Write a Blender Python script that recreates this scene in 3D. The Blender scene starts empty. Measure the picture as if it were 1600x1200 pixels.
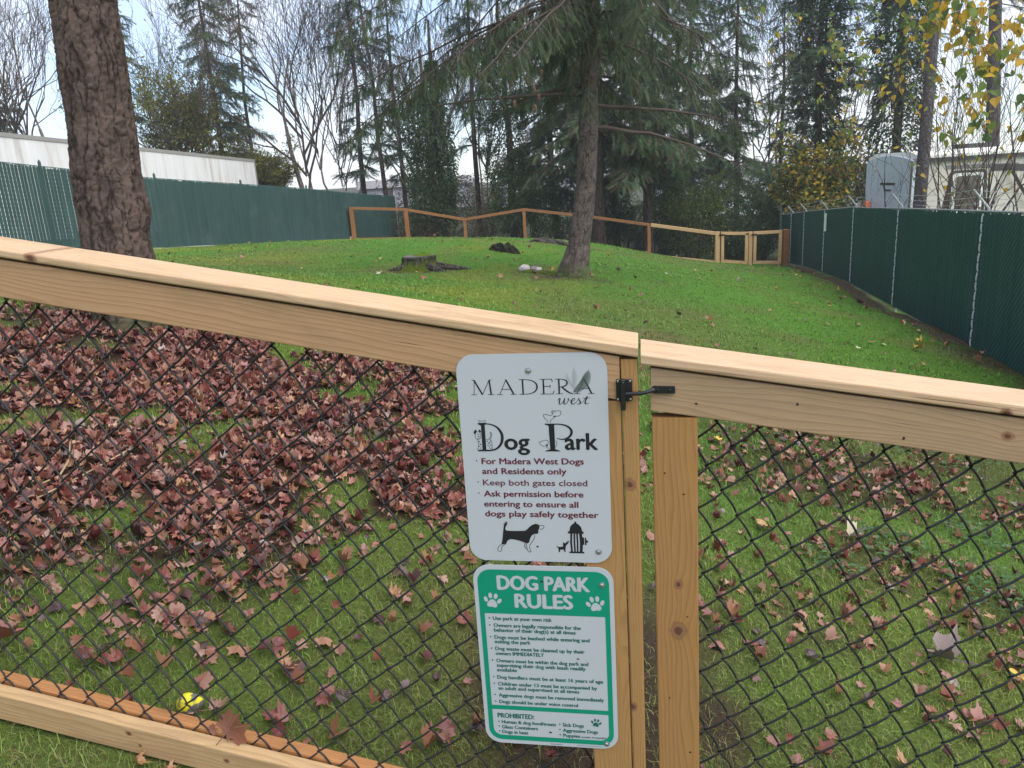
import bpy, math, random
import numpy as np
from mathutils import Matrix, Vector

# ------------------------------------------------------------------ camera, sky, sun, exposure
SC = bpy.context.scene
COL = SC.collection
PITCH, ROLL = 0.26318, -0.06135
_c, _s = math.cos(ROLL), math.sin(ROLL)
CF = np.array([0, math.cos(PITCH), -math.sin(PITCH)])
_u = np.array([0, math.sin(PITCH), math.cos(PITCH)])
_x = np.array([1.0, 0, 0])
CX = _c*_x + _s*_u
CU = -_s*_x + _c*_u
cam = bpy.data.cameras.new('camera')
cam_o = bpy.data.objects.new('camera', cam)
COL.objects.link(cam_o)
cam.sensor_width = 36
cam.lens = 27.0
cam.clip_start = 0.05
cam.clip_end = 600
M = Matrix.Identity(4)
for i in range(3):
    M[i][0] = CX[i]; M[i][1] = CU[i]; M[i][2] = -CF[i]
cam_o.matrix_world = M
SC.camera = cam_o
cam.dof.use_dof = False

SUN_EL, SUN_AZ = math.radians(58), math.radians(122)     # azimuth measured from +Y towards +X
world = bpy.data.worlds.new('World')
SC.world = world
world.use_nodes = True
wt = world.node_tree
bg = wt.nodes['Background']
sky = wt.nodes.new('ShaderNodeTexSky')
sky.sky_type = 'NISHITA'
sky.sun_disc = False
sky.sun_elevation = SUN_EL
sky.sun_rotation = SUN_AZ
sky.air_density = 1.0
sky.dust_density = 0.3
sky.ozone_density = 2.0
tc = wt.nodes.new('ShaderNodeTexCoord')
mp = wt.nodes.new('ShaderNodeMapping')
mp.inputs['Scale'].default_value = (1.0, 1.0, 2.2)
mp.inputs['Location'].default_value = (0.35, 0.1, 0.0)
wt.links.new(tc.outputs['Generated'], mp.inputs['Vector'])
cn = wt.nodes.new('ShaderNodeTexNoise')
cn.inputs['Scale'].default_value = 2.6
cn.inputs['Detail'].default_value = 6
cn.inputs['Roughness'].default_value = 0.55
wt.links.new(mp.outputs[0], cn.inputs['Vector'])
cr = wt.nodes.new('ShaderNodeValToRGB')
cr.color_ramp.elements[0].position = 0.33
cr.color_ramp.elements[1].position = 0.62
wt.links.new(cn.outputs['Fac'], cr.inputs[0])
mx = wt.nodes.new('ShaderNodeMix')
mx.data_type = 'RGBA'
wt.links.new(cr.outputs[0], mx.inputs[0])
tn = wt.nodes.new('ShaderNodeMix'); tn.data_type = 'RGBA'; tn.blend_type = 'MULTIPLY'
tn.inputs[0].default_value = 1.0; tn.inputs[7].default_value = (.80, .93, 1.06, 1)
wt.links.new(sky.outputs[0], tn.inputs[6])
wt.links.new(tn.outputs[2], mx.inputs[6])
mx.inputs[7].default_value = (5.1, 5.15, 5.4, 1)          # cloud, in the sky texture's own units
wt.links.new(mx.outputs[2], bg.inputs[0])
bg.inputs[1].default_value = 0.10

sun = bpy.data.lights.new('sun', 'SUN')
sun.energy = 2.0
sun.angle = math.radians(75)
sun.color = (1.0, 0.95, 0.88)
sun_o = bpy.data.objects.new('sun', sun)
COL.objects.link(sun_o)
sd = Vector((math.sin(SUN_AZ)*math.cos(SUN_EL), math.cos(SUN_AZ)*math.cos(SUN_EL), math.sin(SUN_EL)))
sun_o.rotation_euler = sd.to_track_quat('Z', 'Y').to_euler()
sun_o.location = sd*50

SC.view_settings.view_transform = 'Standard'
SC.view_settings.look = 'None'
SC.view_settings.gamma = 1
SC.view_settings.exposure = 1.32
SC.cycles.max_bounces = 6
SC.cycles.transparent_max_bounces = 4

# ------------------------------------------------------------------ helpers
rng = np.random.default_rng(7)
random.seed(7)
Z3 = np.array([0, 0, 1.0])


def px(x, y, d):
    """world point of a pixel of the 1600x1200 photograph at depth d (metres)"""
    return (CF + (x-800)/1200*CX - (y-600)/1200*CU)*d


def nrm(v):
    v = np.asarray(v, float)
    return v/(np.linalg.norm(v, axis=-1, keepdims=True)+1e-12)


def vnoise(x, y, scale, seed=0):
    x = np.asarray(x, float)/scale + seed*17.13
    y = np.asarray(y, float)/scale + seed*9.71
    xi, yi = np.floor(x).astype(np.int64), np.floor(y).astype(np.int64)
    fx, fy = x-xi, y-yi
    fx = fx*fx*(3-2*fx); fy = fy*fy*(3-2*fy)

    def h(a, b):
        n = (a*374761393 + b*668265263 + seed*1274126177) & 0x7fffffff
        n = ((n ^ (n >> 13))*1274126177) & 0x7fffffff
        return ((n ^ (n >> 16)) & 0xffff)/65535.0
    return (h(xi, yi)*(1-fx)+h(xi+1, yi)*fx)*(1-fy) + (h(xi, yi+1)*(1-fx)+h(xi+1, yi+1)*fx)*fy


class MB:
    """collects geometry; build() links it as ONE mesh object"""
    def __init__(self):
        self.V = []; self.Q = []; self.T = []; self.N = []; self.C = []; self.W = []; self.n = 0

    def add(self, V, Q=None, T=None, ngons=None, col=None, wc=None):
        V = np.asarray(V, float).reshape(-1, 3)
        if Q is not None and len(Q): self.Q.append(np.asarray(Q, np.int64).reshape(-1, 4)+self.n)
        if T is not None and len(T): self.T.append(np.asarray(T, np.int64).reshape(-1, 3)+self.n)
        for g in ngons or []: self.N.append([i+self.n for i in g])
        self.V.append(V); self.n += len(V)
        if col is None: col = (1, 1, 1)
        c = np.asarray(col, float)
        if c.ndim == 1: c = np.tile(c, (len(V), 1))
        self.C.append(c)
        self.W.append(np.zeros((len(V), 3)) if wc is None else np.asarray(wc, float))

    def tube(self, path, rad, sides=6, col=None, cap=True):
        P = np.asarray(path, float); n = len(P)
        R = np.broadcast_to(np.asarray(rad, float), (n,))
        t = np.gradient(P, axis=0); t = nrm(t)
        up = np.array([0.13, 0.07, 1.0]) if abs(t[0][2]) < .9 else np.array([1.0, 0.1, 0.05])
        a = nrm(np.cross(t, up)); b = np.cross(t, a)
        ang = np.arange(sides)*2*math.pi/sides
        V = P[:, None]+R[:, None, None]*(np.cos(ang)[None, :, None]*a[:, None]+np.sin(ang)[None, :, None]*b[:, None])
        i = np.arange(n-1)[:, None]*sides; j = np.arange(sides)[None]; k = (j+1) % sides
        Q = np.stack([i+j, i+k, i+sides+k, i+sides+j], -1).reshape(-1, 4)
        ng = [list(range(sides))[::-1], [(n-1)*sides+q for q in range(sides)]] if cap else None
        self.add(V.reshape(-1, 3), Q=Q, ngons=ng, col=col)

    def box(self, o, ex, ey, ez, col=None):
        o = np.asarray(o, float); ex, ey, ez = map(lambda v: np.asarray(v, float), (ex, ey, ez))
        V = [o, o+ex, o+ex+ey, o+ey, o+ez, o+ex+ez, o+ex+ey+ez, o+ey+ez]
        self.add(V, Q=[(0, 3, 2, 1), (4, 5, 6, 7), (0, 1, 5, 4), (1, 2, 6, 5), (2, 3, 7, 6), (3, 0, 4, 7)], col=col)

    def mesh(self, name, mat, smooth=False):
        V = np.concatenate(self.V) if self.V else np.zeros((0, 3))
        C = np.concatenate(self.C); W = np.concatenate(self.W)
        Q = np.concatenate(self.Q) if self.Q else np.zeros((0, 4), np.int64)
        T = np.concatenate(self.T) if self.T else np.zeros((0, 3), np.int64)
        nl = np.array([len(g) for g in self.N], np.int64)
        loops = np.concatenate([Q.ravel(), T.ravel()]+[np.array(g, np.int64) for g in self.N]).astype(np.int32)
        tot = np.concatenate([np.full(len(Q), 4), np.full(len(T), 3), nl]).astype(np.int32)
        st = np.concatenate([[0], np.cumsum(tot)[:-1]]).astype(np.int32)
        me = bpy.data.meshes.new(name)
        me.vertices.add(len(V)); me.vertices.foreach_set('co', V.astype(np.float32).ravel())
        me.loops.add(len(loops)); me.loops.foreach_set('vertex_index', loops)
        me.polygons.add(len(tot)); me.polygons.foreach_set('loop_start', st)
        try: me.polygons.foreach_set('loop_total', tot)
        except Exception: pass
        a = me.attributes.new('col', 'FLOAT_COLOR', 'POINT')
        a.data.foreach_set('color', np.c_[C, np.ones(len(C))].astype(np.float32).ravel())
        if np.any(W):
            a = me.attributes.new('wc', 'FLOAT_VECTOR', 'POINT')
            a.data.foreach_set('vector', W.astype(np.float32).ravel())
        me.update(calc_edges=True)
        me.validate()
        me.polygons.foreach_set('use_smooth', np.full(len(me.polygons), bool(smooth)))
        me.materials.append(mat)
        return me

    def build(self, name, mat, parent=None, smooth=False, local=False):
        o = bpy.data.objects.new(name, self.mesh(name, mat, smooth))
        COL.objects.link(o)
        put(o, parent, local)
        return o


def put(o, parent, local=False):
    if parent is not None:
        o.parent = parent
        if not local:                      # geometry is in world coordinates
            p = Vector((0, 0, 0)); q = parent
            while q is not None: p += q.location; q = q.parent
            o.location = -p


def tag(o, label=None, cat=None, group=None, kind=None):
    if label: o['label'] = label
    if cat: o['category'] = cat
    if group: o['group'] = group
    if kind: o['kind'] = kind
    return o


def thing(name, label, cat, loc, group=None, rotz=0, scale=1):
    o = bpy.data.objects.new(name, None)
    COL.objects.link(o)
    o.location = [float(v) for v in loc]; o.rotation_euler = (0, 0, rotz); o.scale = (scale,)*3
    o.empty_display_size = .1
    return tag(o, label, cat, group)


class NT:
    """tiny node-tree writer"""
    def __init__(self, name, rough=.7, spec=.3):
        self.m = bpy.data.materials.new(name); self.m.use_nodes = True
        self.t = self.m.node_tree
        self.b = self.t.nodes['Principled BSDF']
        self.b.inputs['Roughness'].default_value = rough
        self.b.inputs['Specular IOR Level'].default_value = spec

    def n(self, typ, **kw):
        nd = self.t.nodes.new('ShaderNode'+typ)
        for k, v in kw.items():
            if hasattr(nd, k): setattr(nd, k, v)
        return nd

    def l(self, a, b): self.t.links.new(a, b)

    def val(self, nd, key, v):
        if hasattr(v, 'links'): self.l(v, nd.inputs[key])
        else: nd.inputs[key].default_value = v

    def math(self, op, a, b=0.0, c=0.0, clamp=False):
        nd = self.n('Math', operation=op); nd.use_clamp = clamp
        self.val(nd, 0, a); self.val(nd, 1, b)
        if op in ('MULTIPLY_ADD', 'SMOOTH_MIN'): self.val(nd, 2, c)
        return nd.outputs[0]

    def noise(self, vec, scale, detail=3, rough=.5, dist=0):
        nd = self.n('TexNoise')
        nd.inputs['Scale'].default_value = scale; nd.inputs['Detail'].default_value = detail
        nd.inputs['Roughness'].default_value = rough; nd.inputs['Distortion'].default_value = dist
        if vec is not None: self.l(vec, nd.inputs['Vector'])
        return nd.outputs['Fac']

    def mapv(self, vec, scale=(1, 1, 1), loc=(0, 0, 0)):
        nd = self.n('Mapping'); nd.inputs['Scale'].default_value = scale; nd.inputs['Location'].default_value = loc
        self.l(vec, nd.inputs['Vector'])
        return nd.outputs[0]

    def ramp(self, fac, stops):
        nd = self.n('ValToRGB'); e = nd.color_ramp.elements
        while len(e) < len(stops): e.new(.5)
        for q, (p, c) in zip(e, stops): q.position = p; q.color = (*c, 1) if len(c) == 3 else c
        self.l(fac, nd.inputs[0])
        return nd.outputs[0]

    def mix(self, f, a, b, blend='MIX'):
        nd = self.n('Mix', data_type='RGBA', blend_type=blend)
        self.val(nd, 0, f)
        for k, v in ((6, a), (7, b)):
            if hasattr(v, 'links'): self.l(v, nd.inputs[k])
            else: nd.inputs[k].default_value = (*v, 1)
        return nd.outputs[2]

    def attr(self, name):
        nd = self.n('Attribute'); nd.attribute_name = name
        return nd

    def obj(self): return self.n('TexCoord').outputs['Object']
    def pos(self): return self.n('NewGeometry').outputs['Position']

    def bump(self, h, strength=.3, dist=.01):
        nd = self.n('Bump'); nd.inputs['Strength'].default_value = strength; nd.inputs['Distance'].default_value = dist
        self.l(h, nd.inputs['Height']); self.l(nd.outputs[0], self.b.inputs['Normal'])

    def base(self, c):
        if hasattr(c, 'links'): self.l(c, self.b.inputs['Base Color'])
        else: self.b.inputs['Base Color'].default_value = (*c, 1)
        return self


def flat_mat(name, c, rough=.6, spec=.3, metal=0, var=.12, scale=12):
    t = NT(name, rough, spec)
    n = t.noise(t.obj(), scale, 4)
    t.base(t.mix(t.math('MULTIPLY', n, 1), tuple(v*(1-var) for v in c), tuple(min(1, v*(1+var)) for v in c)))
    t.b.inputs['Metallic'].default_value = metal
    return t.m


def wood_mat(name, light, dark, knots=(), ringscale=95, wet=.5, stain=(.30, .19, .10)):
    """knots: (along, across, radius) in the board's own metres; 'wc' = (along, across, depth) attribute"""
    t = NT(name, .55, .28)
    wc = t.attr('wc').outputs['Vector']
    sep = t.n('SeparateXYZ'); t.l(wc, sep.inputs[0])
    a, b, d = sep.outputs
    low = t.noise(t.mapv(wc, (1.6, 9, 9)), 1.0, 2)
    r = t.math('MULTIPLY_ADD', low, .115, t.math('ADD', b, t.math('MULTIPLY', d, .8)))
    kmask = None
    kn_ = t.noise(t.mapv(wc, (70, 70, 70)), 1.0, 4, .65)
    for ka, kb, kr in knots:
        q = t.math('SQRT', t.math('ADD', t.math('POWER', t.math('MULTIPLY', t.math('SUBTRACT', a, ka), .8/kr), 2.0),
                                  t.math('POWER', t.math('MULTIPLY', t.math('SUBTRACT', b, kb), 1/kr), 2.0)))
        g = t.math('DIVIDE', 1.0, t.math('ADD', 1.0, t.math('POWER', t.math('MULTIPLY', q, .55), 2.0)))
        r = t.math('MULTIPLY_ADD', g, kr*1.25, r)
        k = t.math('SUBTRACT', 1.35, t.math('ADD', q, t.math('MULTIPLY', t.math('SUBTRACT', kn_, .5), .9)), clamp=True)
        kmask = k if kmask is None else t.math('MAXIMUM', kmask, k)
    ring = t.math('FRACT', t.math('MULTIPLY', r, float(ringscale)))
    ringc = t.ramp(ring, [(0, (0, 0, 0)), (.55, (.25, .25, .25)), (.86, (1, 1, 1)), (.93, (.85, .85, .85)), (1, (0, 0, 0))])
    fine = t.noise(t.mapv(wc, (14, 700, 500)), 1.0, 3, .6)
    c = t.mix(t.math('MULTIPLY', ringc, .42), light, dark)
    blot = t.noise(t.mapv(wc, (5, 22, 22), (3, 1, 2)), 1.0, 3, .6)
    c = t.mix(t.math('MULTIPLY', t.math('SUBTRACT', blot, .48, clamp=True), 2.2, clamp=True), c, stain)
    c = t.mix(t.math('MULTIPLY', t.math('SUBTRACT', fine, .5, clamp=True), 1.5, clamp=True), c, dark)
    pit = t.noise(t.mapv(wc, (160, 330, 330)), 1.0, 2, .5)
    c = t.mix(t.math('MULTIPLY', t.math('SUBTRACT', pit, .68, clamp=True), 3.2, clamp=True), c, tuple(v*.35 for v in dark))
    if kmask is not None:
        kc = t.ramp(kmask, [(0, (.30, .15, .075)), (.22, (.11, .05, .028)), (.42, (.20, .095, .05)), (.62, (.27, .135, .075)), (.80, (.17, .08, .042)), (1, (.11, .05, .03))])
        c = t.mix(t.math('MULTIPLY', kmask, 1.7, clamp=True), c, kc)
    chk = t.noise(t.mapv(wc, (5, 260, 240), (7, 3, 1)), 1.0, 2, .4)
    c = t.mix(t.math('MULTIPLY', t.math('SUBTRACT', chk, .70, clamp=True), 9.0, clamp=True), c, tuple(v*.28 for v in dark))
    if False:
        pass
    t.base(c)
    rv = t.ramp(t.noise(t.mapv(wc, (30, 60, 60)), 1.0, 3), [(.35, (.38,)*3), (.65, (.75,)*3)])
    t.l(rv, t.b.inputs['Roughness'])
    t.bump(t.math('ADD', t.math('MULTIPLY', fine, .6), t.math('MULTIPLY', ringc, -.5)), .35, .0012)
    return t.m


# fence plane: u along the fence (right positive), z up, q metres behind its front face
FA, FD = 0.17541, 1.47175
FT = np.array([math.cos(FA), -math.sin(FA), 0])
FN = np.array([math.sin(FA), math.cos(FA), 0])


def FP(u, z, q=0.0): return (FD+q)*FN+u*FT+np.array([0, 0, z])


# ------------------------------------------------------------------ terrain
def _fp(u, z, d=FD):
    p = d*FN+u*FT
    return (p[0], p[1], z)


CP = np.array([_fp(-1.67, -1.315), _fp(-2.6, -1.12), _fp(-.8, -1.50), _fp(0, -1.67), _fp(1, -1.85), _fp(2.2, -2.05), _fp(-4.5, -.75),
    _fp(-1.5, -1.40, .8), _fp(0, -1.69, .8), _fp(1.5, -1.95, .8), _fp(-1.6, -1.2, 2.2), _fp(.2, -1.63, 2.2),
    (-2.37, 4.76, -.78), (-.6, 4, -1.22), (-4.5, 5, -.58), (1, 4.5, -1.55), (3.3, 4.5, -2.08), (0, 7.5, -1.37), (-3, 8, -.86), (2.5, 8, -1.85), (4.6, 8, -2.3),
    (1.03, 12.01, -1.56), (-1.45, 13.08, -1.44), (0.45, 12.55, -1.5), (-5, 12, -1.0), (4.5, 13, -2.15), (.04, 17.18, -1.60), (1.49, 21.25, -1.86), (-5, 18, -1.26), (4.5, 20, -2.45),
    (-10.41, 16.25, -.82), (-9.1, 20.38, -1.25), (-7.3, 16.5, -1.14), (-5.75, 29.5, -2.0), (-4.4, 32.5, -2.3),
    (6.14, 9.88, -2.55), (7.23, 14.14, -2.86), (8.3, 18.36, -3.0), (9.29, 22.4, -3.3), (10.08, 25.98, -3.52), (11.05, 31.04, -3.95),
    (-3.57, 29.28, -2.05), (-1.43, 29.41, -2.5), (.81, 29.2, -2.34), (3, 29, -2.72), (5.25, 28.17, -3.1), (7.56, 27.56, -3.45),
    (0, 42, -3.4), (-10, 45, -2.9), (12, 45, -4.3), (20, 30, -4.1), (-20, 30, -1.6), (-20, 10, -.4), (20, 10, -3.7), (9, 2, -3.0), (0, -4, -1.6), (-6, -4, -1.0), (6, -4, -2.6), (13, 22, -3.4), (3.35, 27.35, -2.5)])


def _fit(c):
    n = len(c)
    r = np.hypot(c[:, None, 0]-c[None, :, 0], c[:, None, 1]-c[None, :, 1])
    K = np.where(r > 0, r*r*np.log(r+1e-12), 0)+.02*np.eye(n)
    Pm = np.c_[np.ones(n), c[:, :2]]
    return np.linalg.solve(np.block([[K, Pm], [Pm.T, np.zeros((3, 3))]]), np.r_[c[:, 2], 0, 0, 0])


WT = _fit(CP)


def G(x, y):
    x = np.asarray(x, float); y = np.asarray(y, float)
    x, y = np.broadcast_arrays(x, y)
    xs, ys = x.ravel(), y.ravel()
    o = np.empty(len(xs))
    for i in range(0, len(xs), 20000):
        a, b = xs[i:i+20000], ys[i:i+20000]
        r2 = (a[:, None]-CP[:, 0])**2+(b[:, None]-CP[:, 1])**2
        o[i:i+20000] = (.5*r2*np.log(r2+1e-12))@WT[:-3]+WT[-3]+WT[-2]*a+WT[-1]*b
    R = np.hypot(xs, ys-10)
    k = np.clip((R-28)/25, 0, 1); k = k*k*(3-2*k)
    o = o*(1-k)+k*np.clip(-2.6-.055*xs, -4.5, -.5)
    o += .05*(vnoise(xs, ys, .7, 3)-.5)*np.clip(R/6, .3, 1)+.022*(vnoise(xs, ys, .17, 5)-.5)
    return o.reshape(x.shape)


def gpt(x, y, dz=0): return np.array([x, y, float(G(x, y))+dz])


def leafcover(x, y):
    """how densely fallen maple leaves lie at a spot of the ground (0..1)"""
    carpet = np.clip((1.42-np.hypot((x+1.75)/1.75, (y-3.75)/1.75))*1.5, 0, 1)
    lower = y-(1.92+.20*(x+1.4))
    carpet = carpet*np.clip(lower/.9, 0, 1)**.7
    n = vnoise(x, y, .42, 11)*.62+vnoise(x, y, .15, 12)*.38
    thr = .60-.09*np.clip((x+1.0)/.6, -1, 1)-.07*np.clip((2.9-y)/.6, 0, 1)
    c = carpet*np.clip((thr-n)*6.5, 0, 1)
    halo = .10*np.exp(-((x+1.1)/1.7)**2-((y-3.3)/1.6)**2)
    c = np.clip(c+halo, 0, 1)
    right = .62*np.exp(-((x-2.1)/1.5)**2-((y-3.9)/1.5)**2)*np.clip(n*3.4-1.15, 0, 1)
    return np.clip(c+right, 0, 1)


def soil(x, y):
    n = vnoise(x, y, .5, 21)*.55+vnoise(x, y, .14, 22)*.45
    s = .34*np.exp(-((x-.75)/.75)**2-((y-1.95)/.45)**2)+.35*np.exp(-((x+.1)/.9)**2-((y-2.0)/.35)**2)+.75*np.exp(-((x-.15)/.35)**2-((y-2.1)/.9)**2)
    s += 1.2*np.exp(-((x+2.37)/.75)**2-((y-4.7)/.6)**2)+.95*np.exp(-((x-1.0)/.9)**2-((y-11.9)/.6)**2)+1.25*np.exp(-((x+1.25)/.62)**2-((y-12.8)/.45)**2)
    s += .35*leafcover(x, y)
    rf = 6.14+(y-9.88)*.2305
    s += .8*np.exp(-((x-rf+.05)/.45)**2)
    return np.clip(s*1.3-.45+(n-.5)*1.5, 0, 1)


def grass_col(x, y):
    """natural colour differences of the lawn (mossy yellow-green, lush green, thin brownish), plus near grass lightened against shade"""
    n1 = vnoise(x, y, 2.3, 31); n2 = vnoise(x, y, .6, 32)
    moss = np.clip((n1*.6+n2*.4-.42)*2.6, 0, 1)*np.clip(.55+.12*(y-4)*(x < 1.2)-.35*(x > 2), .12, 1)
    lush = np.array([.098, .235, .030]); my = np.array([.185, .250, .034]); thin = np.array([.165, .145, .060])
    c = lush+(my-lush)*moss[..., None]
    t = np.clip(soil(x, y)*.8+np.clip(vnoise(x, y, .9, 33)-.58, 0, 1)*1.4+np.clip(vnoise(x, y, 3.1, 34)-.55, 0, 1)*.9, 0, .85)
    c = c+(thin-c)*t[..., None]
    nearf = np.clip((5.5-y)/3.5, 0, 1)[..., None]*.45  # near grass paler yellow-green, also lightened to offset the fence's shade
    return c+(np.array([.215, .235, .075])-c)*nearf


def ground_sheet():
    def axis(lo, hi, n, c, k):
        s = np.linspace(-1, 1, n); f = np.sinh(k*s)/np.sinh(k)
        return np.where(f < 0, c+f*(c-lo), c+f*(hi-c))
    xs = axis(-260, 260, 270, 0.2, 7.2); ys = axis(-40, 420, 300, 3.0, 7.4)
    X, Y = np.meshgrid(xs, ys)
    Z = G(X, Y)
    m = MB(); nx = len(xs)
    i = np.arange(len(ys)-1)[:, None]*nx; j = np.arange(nx-1)[None]
    Q = np.stack([i+j, i+j+1, i+nx+j+1, i+nx+j], -1).reshape(-1, 4)
    s = soil(X, Y); gc = grass_col(X, Y)*(.70+.25*np.clip((Y-3)/9, 0, 1))[..., None]  # near sheet darkened between blades so they stand out, shade put into the colour
    sc = np.array([.060, .043, .030])
    k = np.clip(s*1.2, 0, 1)[..., None]
    far = np.clip((np.hypot(X, Y)-33)/6, 0, 1)[..., None]
    c = gc*(1-k)+sc*k
    lk = np.clip(leafcover(X, Y)*1.3, 0, 1)[..., None]; c = c*(1-lk)+np.array([.050, .026, .020])*lk  # dark matted leaf layer, its colour also standing in for shadowed gaps
    c = c*(1-far)+np.array([.055, .062, .035])*far
    m.add(np.stack([X, Y, Z], -1).reshape(-1, 3), Q=Q, col=c.reshape(-1, 3))
    t = NT('turf', .95, .12)
    col = t.attr('col').outputs['Color']
    p = t.pos()
    f1 = t.noise(p, 9, 5, .65); f2 = t.noise(p, 85, 3, .6)
    c = t.mix(t.math('MULTIPLY', f1, .75), col, (.5, .5, .4), 'MULTIPLY')
    c = t.mix(t.math('MULTIPLY', t.math('SUBTRACT', f2, .5, clamp=True), 2.6, clamp=True), c, (.022, .024, .012))
    t.base(c)
    t.bump(t.math('ADD', f1, f2), .8, .03)
    o = m.build('ground', t.m, smooth=True)
    tag(o, 'green lawn sloping down behind the wood fence', 'lawn', kind='structure')


ground_sheet()


def inwedge(x, y, m=.7):
    return (np.abs(x) < .70*y+m+.5) & (y > .05)


def in_park(x, y):
    lf = -10.3+(y-16.5)*.325
    rf = 6.14+(y-9.88)*.2305-.12
    return (x > lf+.3) & (x < rf)


def hit_board(x, y):
    u = x*FT[0]+y*FT[1]; q = x*FN[0]+y*FN[1]-FD
    return (q > -.015) & (q < .1)


def blades():
    m = MB()
    P = []
    for y0, y1, dens, w, L in ((.35, 2.0, 15000, .0023, .036), (2.0, 3.6, 10000, .0029, .038), (3.6, 7.5, 2600, .0052, .040), (7.5, 14, 900, .010, .040), (14, 31, 260, .021, .036)):
        hw = .70*y1+1.2
        n = int(2*hw*(y1-y0)*dens)
        x = rng.uniform(-hw, hw, n); y = rng.uniform(y0, y1, n)
        k = inwedge(x, y) & in_park(x, y) & ~hit_board(x, y)
        s = soil(x, y); lc = leafcover(x, y)
        k &= rng.random(n) > np.clip(s*.9, 0, .72)
        k &= rng.random(n) > lc*.93
        k &= rng.random(n) < .45+.9*vnoise(x, y, .12, 41)
        x, y = x[k], y[k]
        P.append((x, y, np.full(len(x), w), np.full(len(x), L)))
    x, y, w, L = [np.concatenate(q) for q in zip(*P)]
    n = len(x)
    tall = .6+.8*vnoise(x, y, .35, 42)*np.clip(1.3-y/12, .3, 1)
    L = L*tall*rng.uniform(.55, 1.35, n)
    w = w*rng.uniform(.7, 1.25, n)
    z = G(x, y)-.006
    a = rng.uniform(0, 2*math.pi, n); la = a+rng.normal(0, .8, n)
    lean = rng.uniform(.15, 1.15, n)
    sx, sy = np.cos(a+math.pi/2)*w/2, np.sin(a+math.pi/2)*w/2
    B = np.stack([x, y, z], -1)
    S = np.stack([sx, sy, 0*sx], -1)
    d1 = np.stack([np.cos(la)*lean*.45, np.sin(la)*lean*.45, np.ones(n)*.9], -1)*(L*.55)[:, None]
    d2 = np.stack([np.cos(la)*lean*1.25, np.sin(la)*lean*1.25, np.ones(n)*(1.0-.75*lean)], -1)*(L*.55)[:, None]
    V = np.stack([B-S, B+S, B+d1+S*.75, B+d1-S*.75, B+d1+d2], 1).reshape(-1, 3)
    i = np.arange(n)*5
    Q = np.stack([i, i+1, i+2, i+3], -1); T = np.stack([i+3, i+2, i+4], -1)
    c = grass_col(x, y)*rng.uniform(.62, 1.4, n)[:, None]
    dry = rng.random(n) < np.clip(.10+.16*np.clip((4-y)/3, 0, 1), 0, 1)
    c[dry] = np.array([.26, .21, .10])*rng.uniform(.5, 1.1, dry.sum())[:, None]
    m.add(V, Q=Q, T=T, col=np.repeat(c, 5, 0))
    t = NT('grass_blade', .55, .25)
    t.base(t.attr('col').outputs['Color'])
    t.b.inputs['Transmission Weight'].default_value = 0
    o = m.build('grass', t.m)
    tag(o, 'short green grass blades growing over the dog park lawn', 'grass', kind='stuff')


blades()


def strip(name, pts, w0, w1, mat, label, cat):
    """ribbon laid 4 mm above the ground beside a line"""
    P = np.array(pts, float); n = 90
    s = np.linspace(0, len(P)-1, n); i = np.minimum(s.astype(int), len(P)-2); f = (s-i)[:, None]
    L = P[i]*(1-f)+P[i+1]*f
    d = nrm(np.gradient(L, axis=0)); nn = np.stack([-d[:, 1], d[:, 0]], -1)
    V = []
    for k, t in enumerate(np.linspace(0, 1, 5)):
        w = w0+(w1-w0)*t
        jit = (vnoise(L[:, 0]*1.0, L[:, 1], .5, 60)-.5)*.22*(k == 4)
        q = L+nn*(w+jit)[:, None] if np.ndim(w+jit) else L+nn*w
        V.append(np.c_[q, G(q[:, 0], q[:, 1])+.006])
    V = np.stack(V, 1)
    m = MB(); a = np.arange(n-1)[:, None]*5; b = np.arange(4)[None]
    m.add(V.reshape(-1, 3), Q=np.stack([a+b, a+b+1, a+5+b+1, a+5+b], -1).reshape(-1, 4))
    o = m.build(name, mat, smooth=True)
    tag(o, label, cat, kind='structure')
    return o


LF = [(-12.6, 9.0), (-10.36, 16.4), (-9.05, 20.5), (-5.7, 29.6), (-4.33, 32.6)]
RF = [(4.4, 2.4), (6.16, 9.92), (7.24, 14.18), (8.32, 18.4), (9.3, 22.42), (10.09, 26.0), (11.1, 31.1)]
gm = NT('gravel', .9, .2)
v = gm.n('TexVoronoi'); v.inputs['Scale'].default_value = 26; gm.l(gm.pos(), v.inputs['Vector'])
gm.base(gm.mix(v.outputs['Color'], (.16, .155, .15), (.42, .40, .38))); gm.bump(v.outputs['Distance'], .8, .02)
strip('gravel_strip', LF, 0.04, -.75, gm.m, 'grey gravel strip along the foot of the pale green slat fence', 'gravel')
dm = NT('bare_dirt', .95, .1)
dm.base(dm.ramp(dm.noise(dm.pos(), 22, 6, .7), [(.3, (.030, .022, .016)), (.5, (.075, .055, .038)), (.68, (.15, .115, .085))])); dm.bump(dm.noise(dm.pos(), 30, 6, .7), .9, .03)
strip('dirt_strip', RF[1:], -.02, .42, dm.m, 'brown bare dirt strip with dry leaf litter along the dark green fence', 'dirt')

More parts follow.
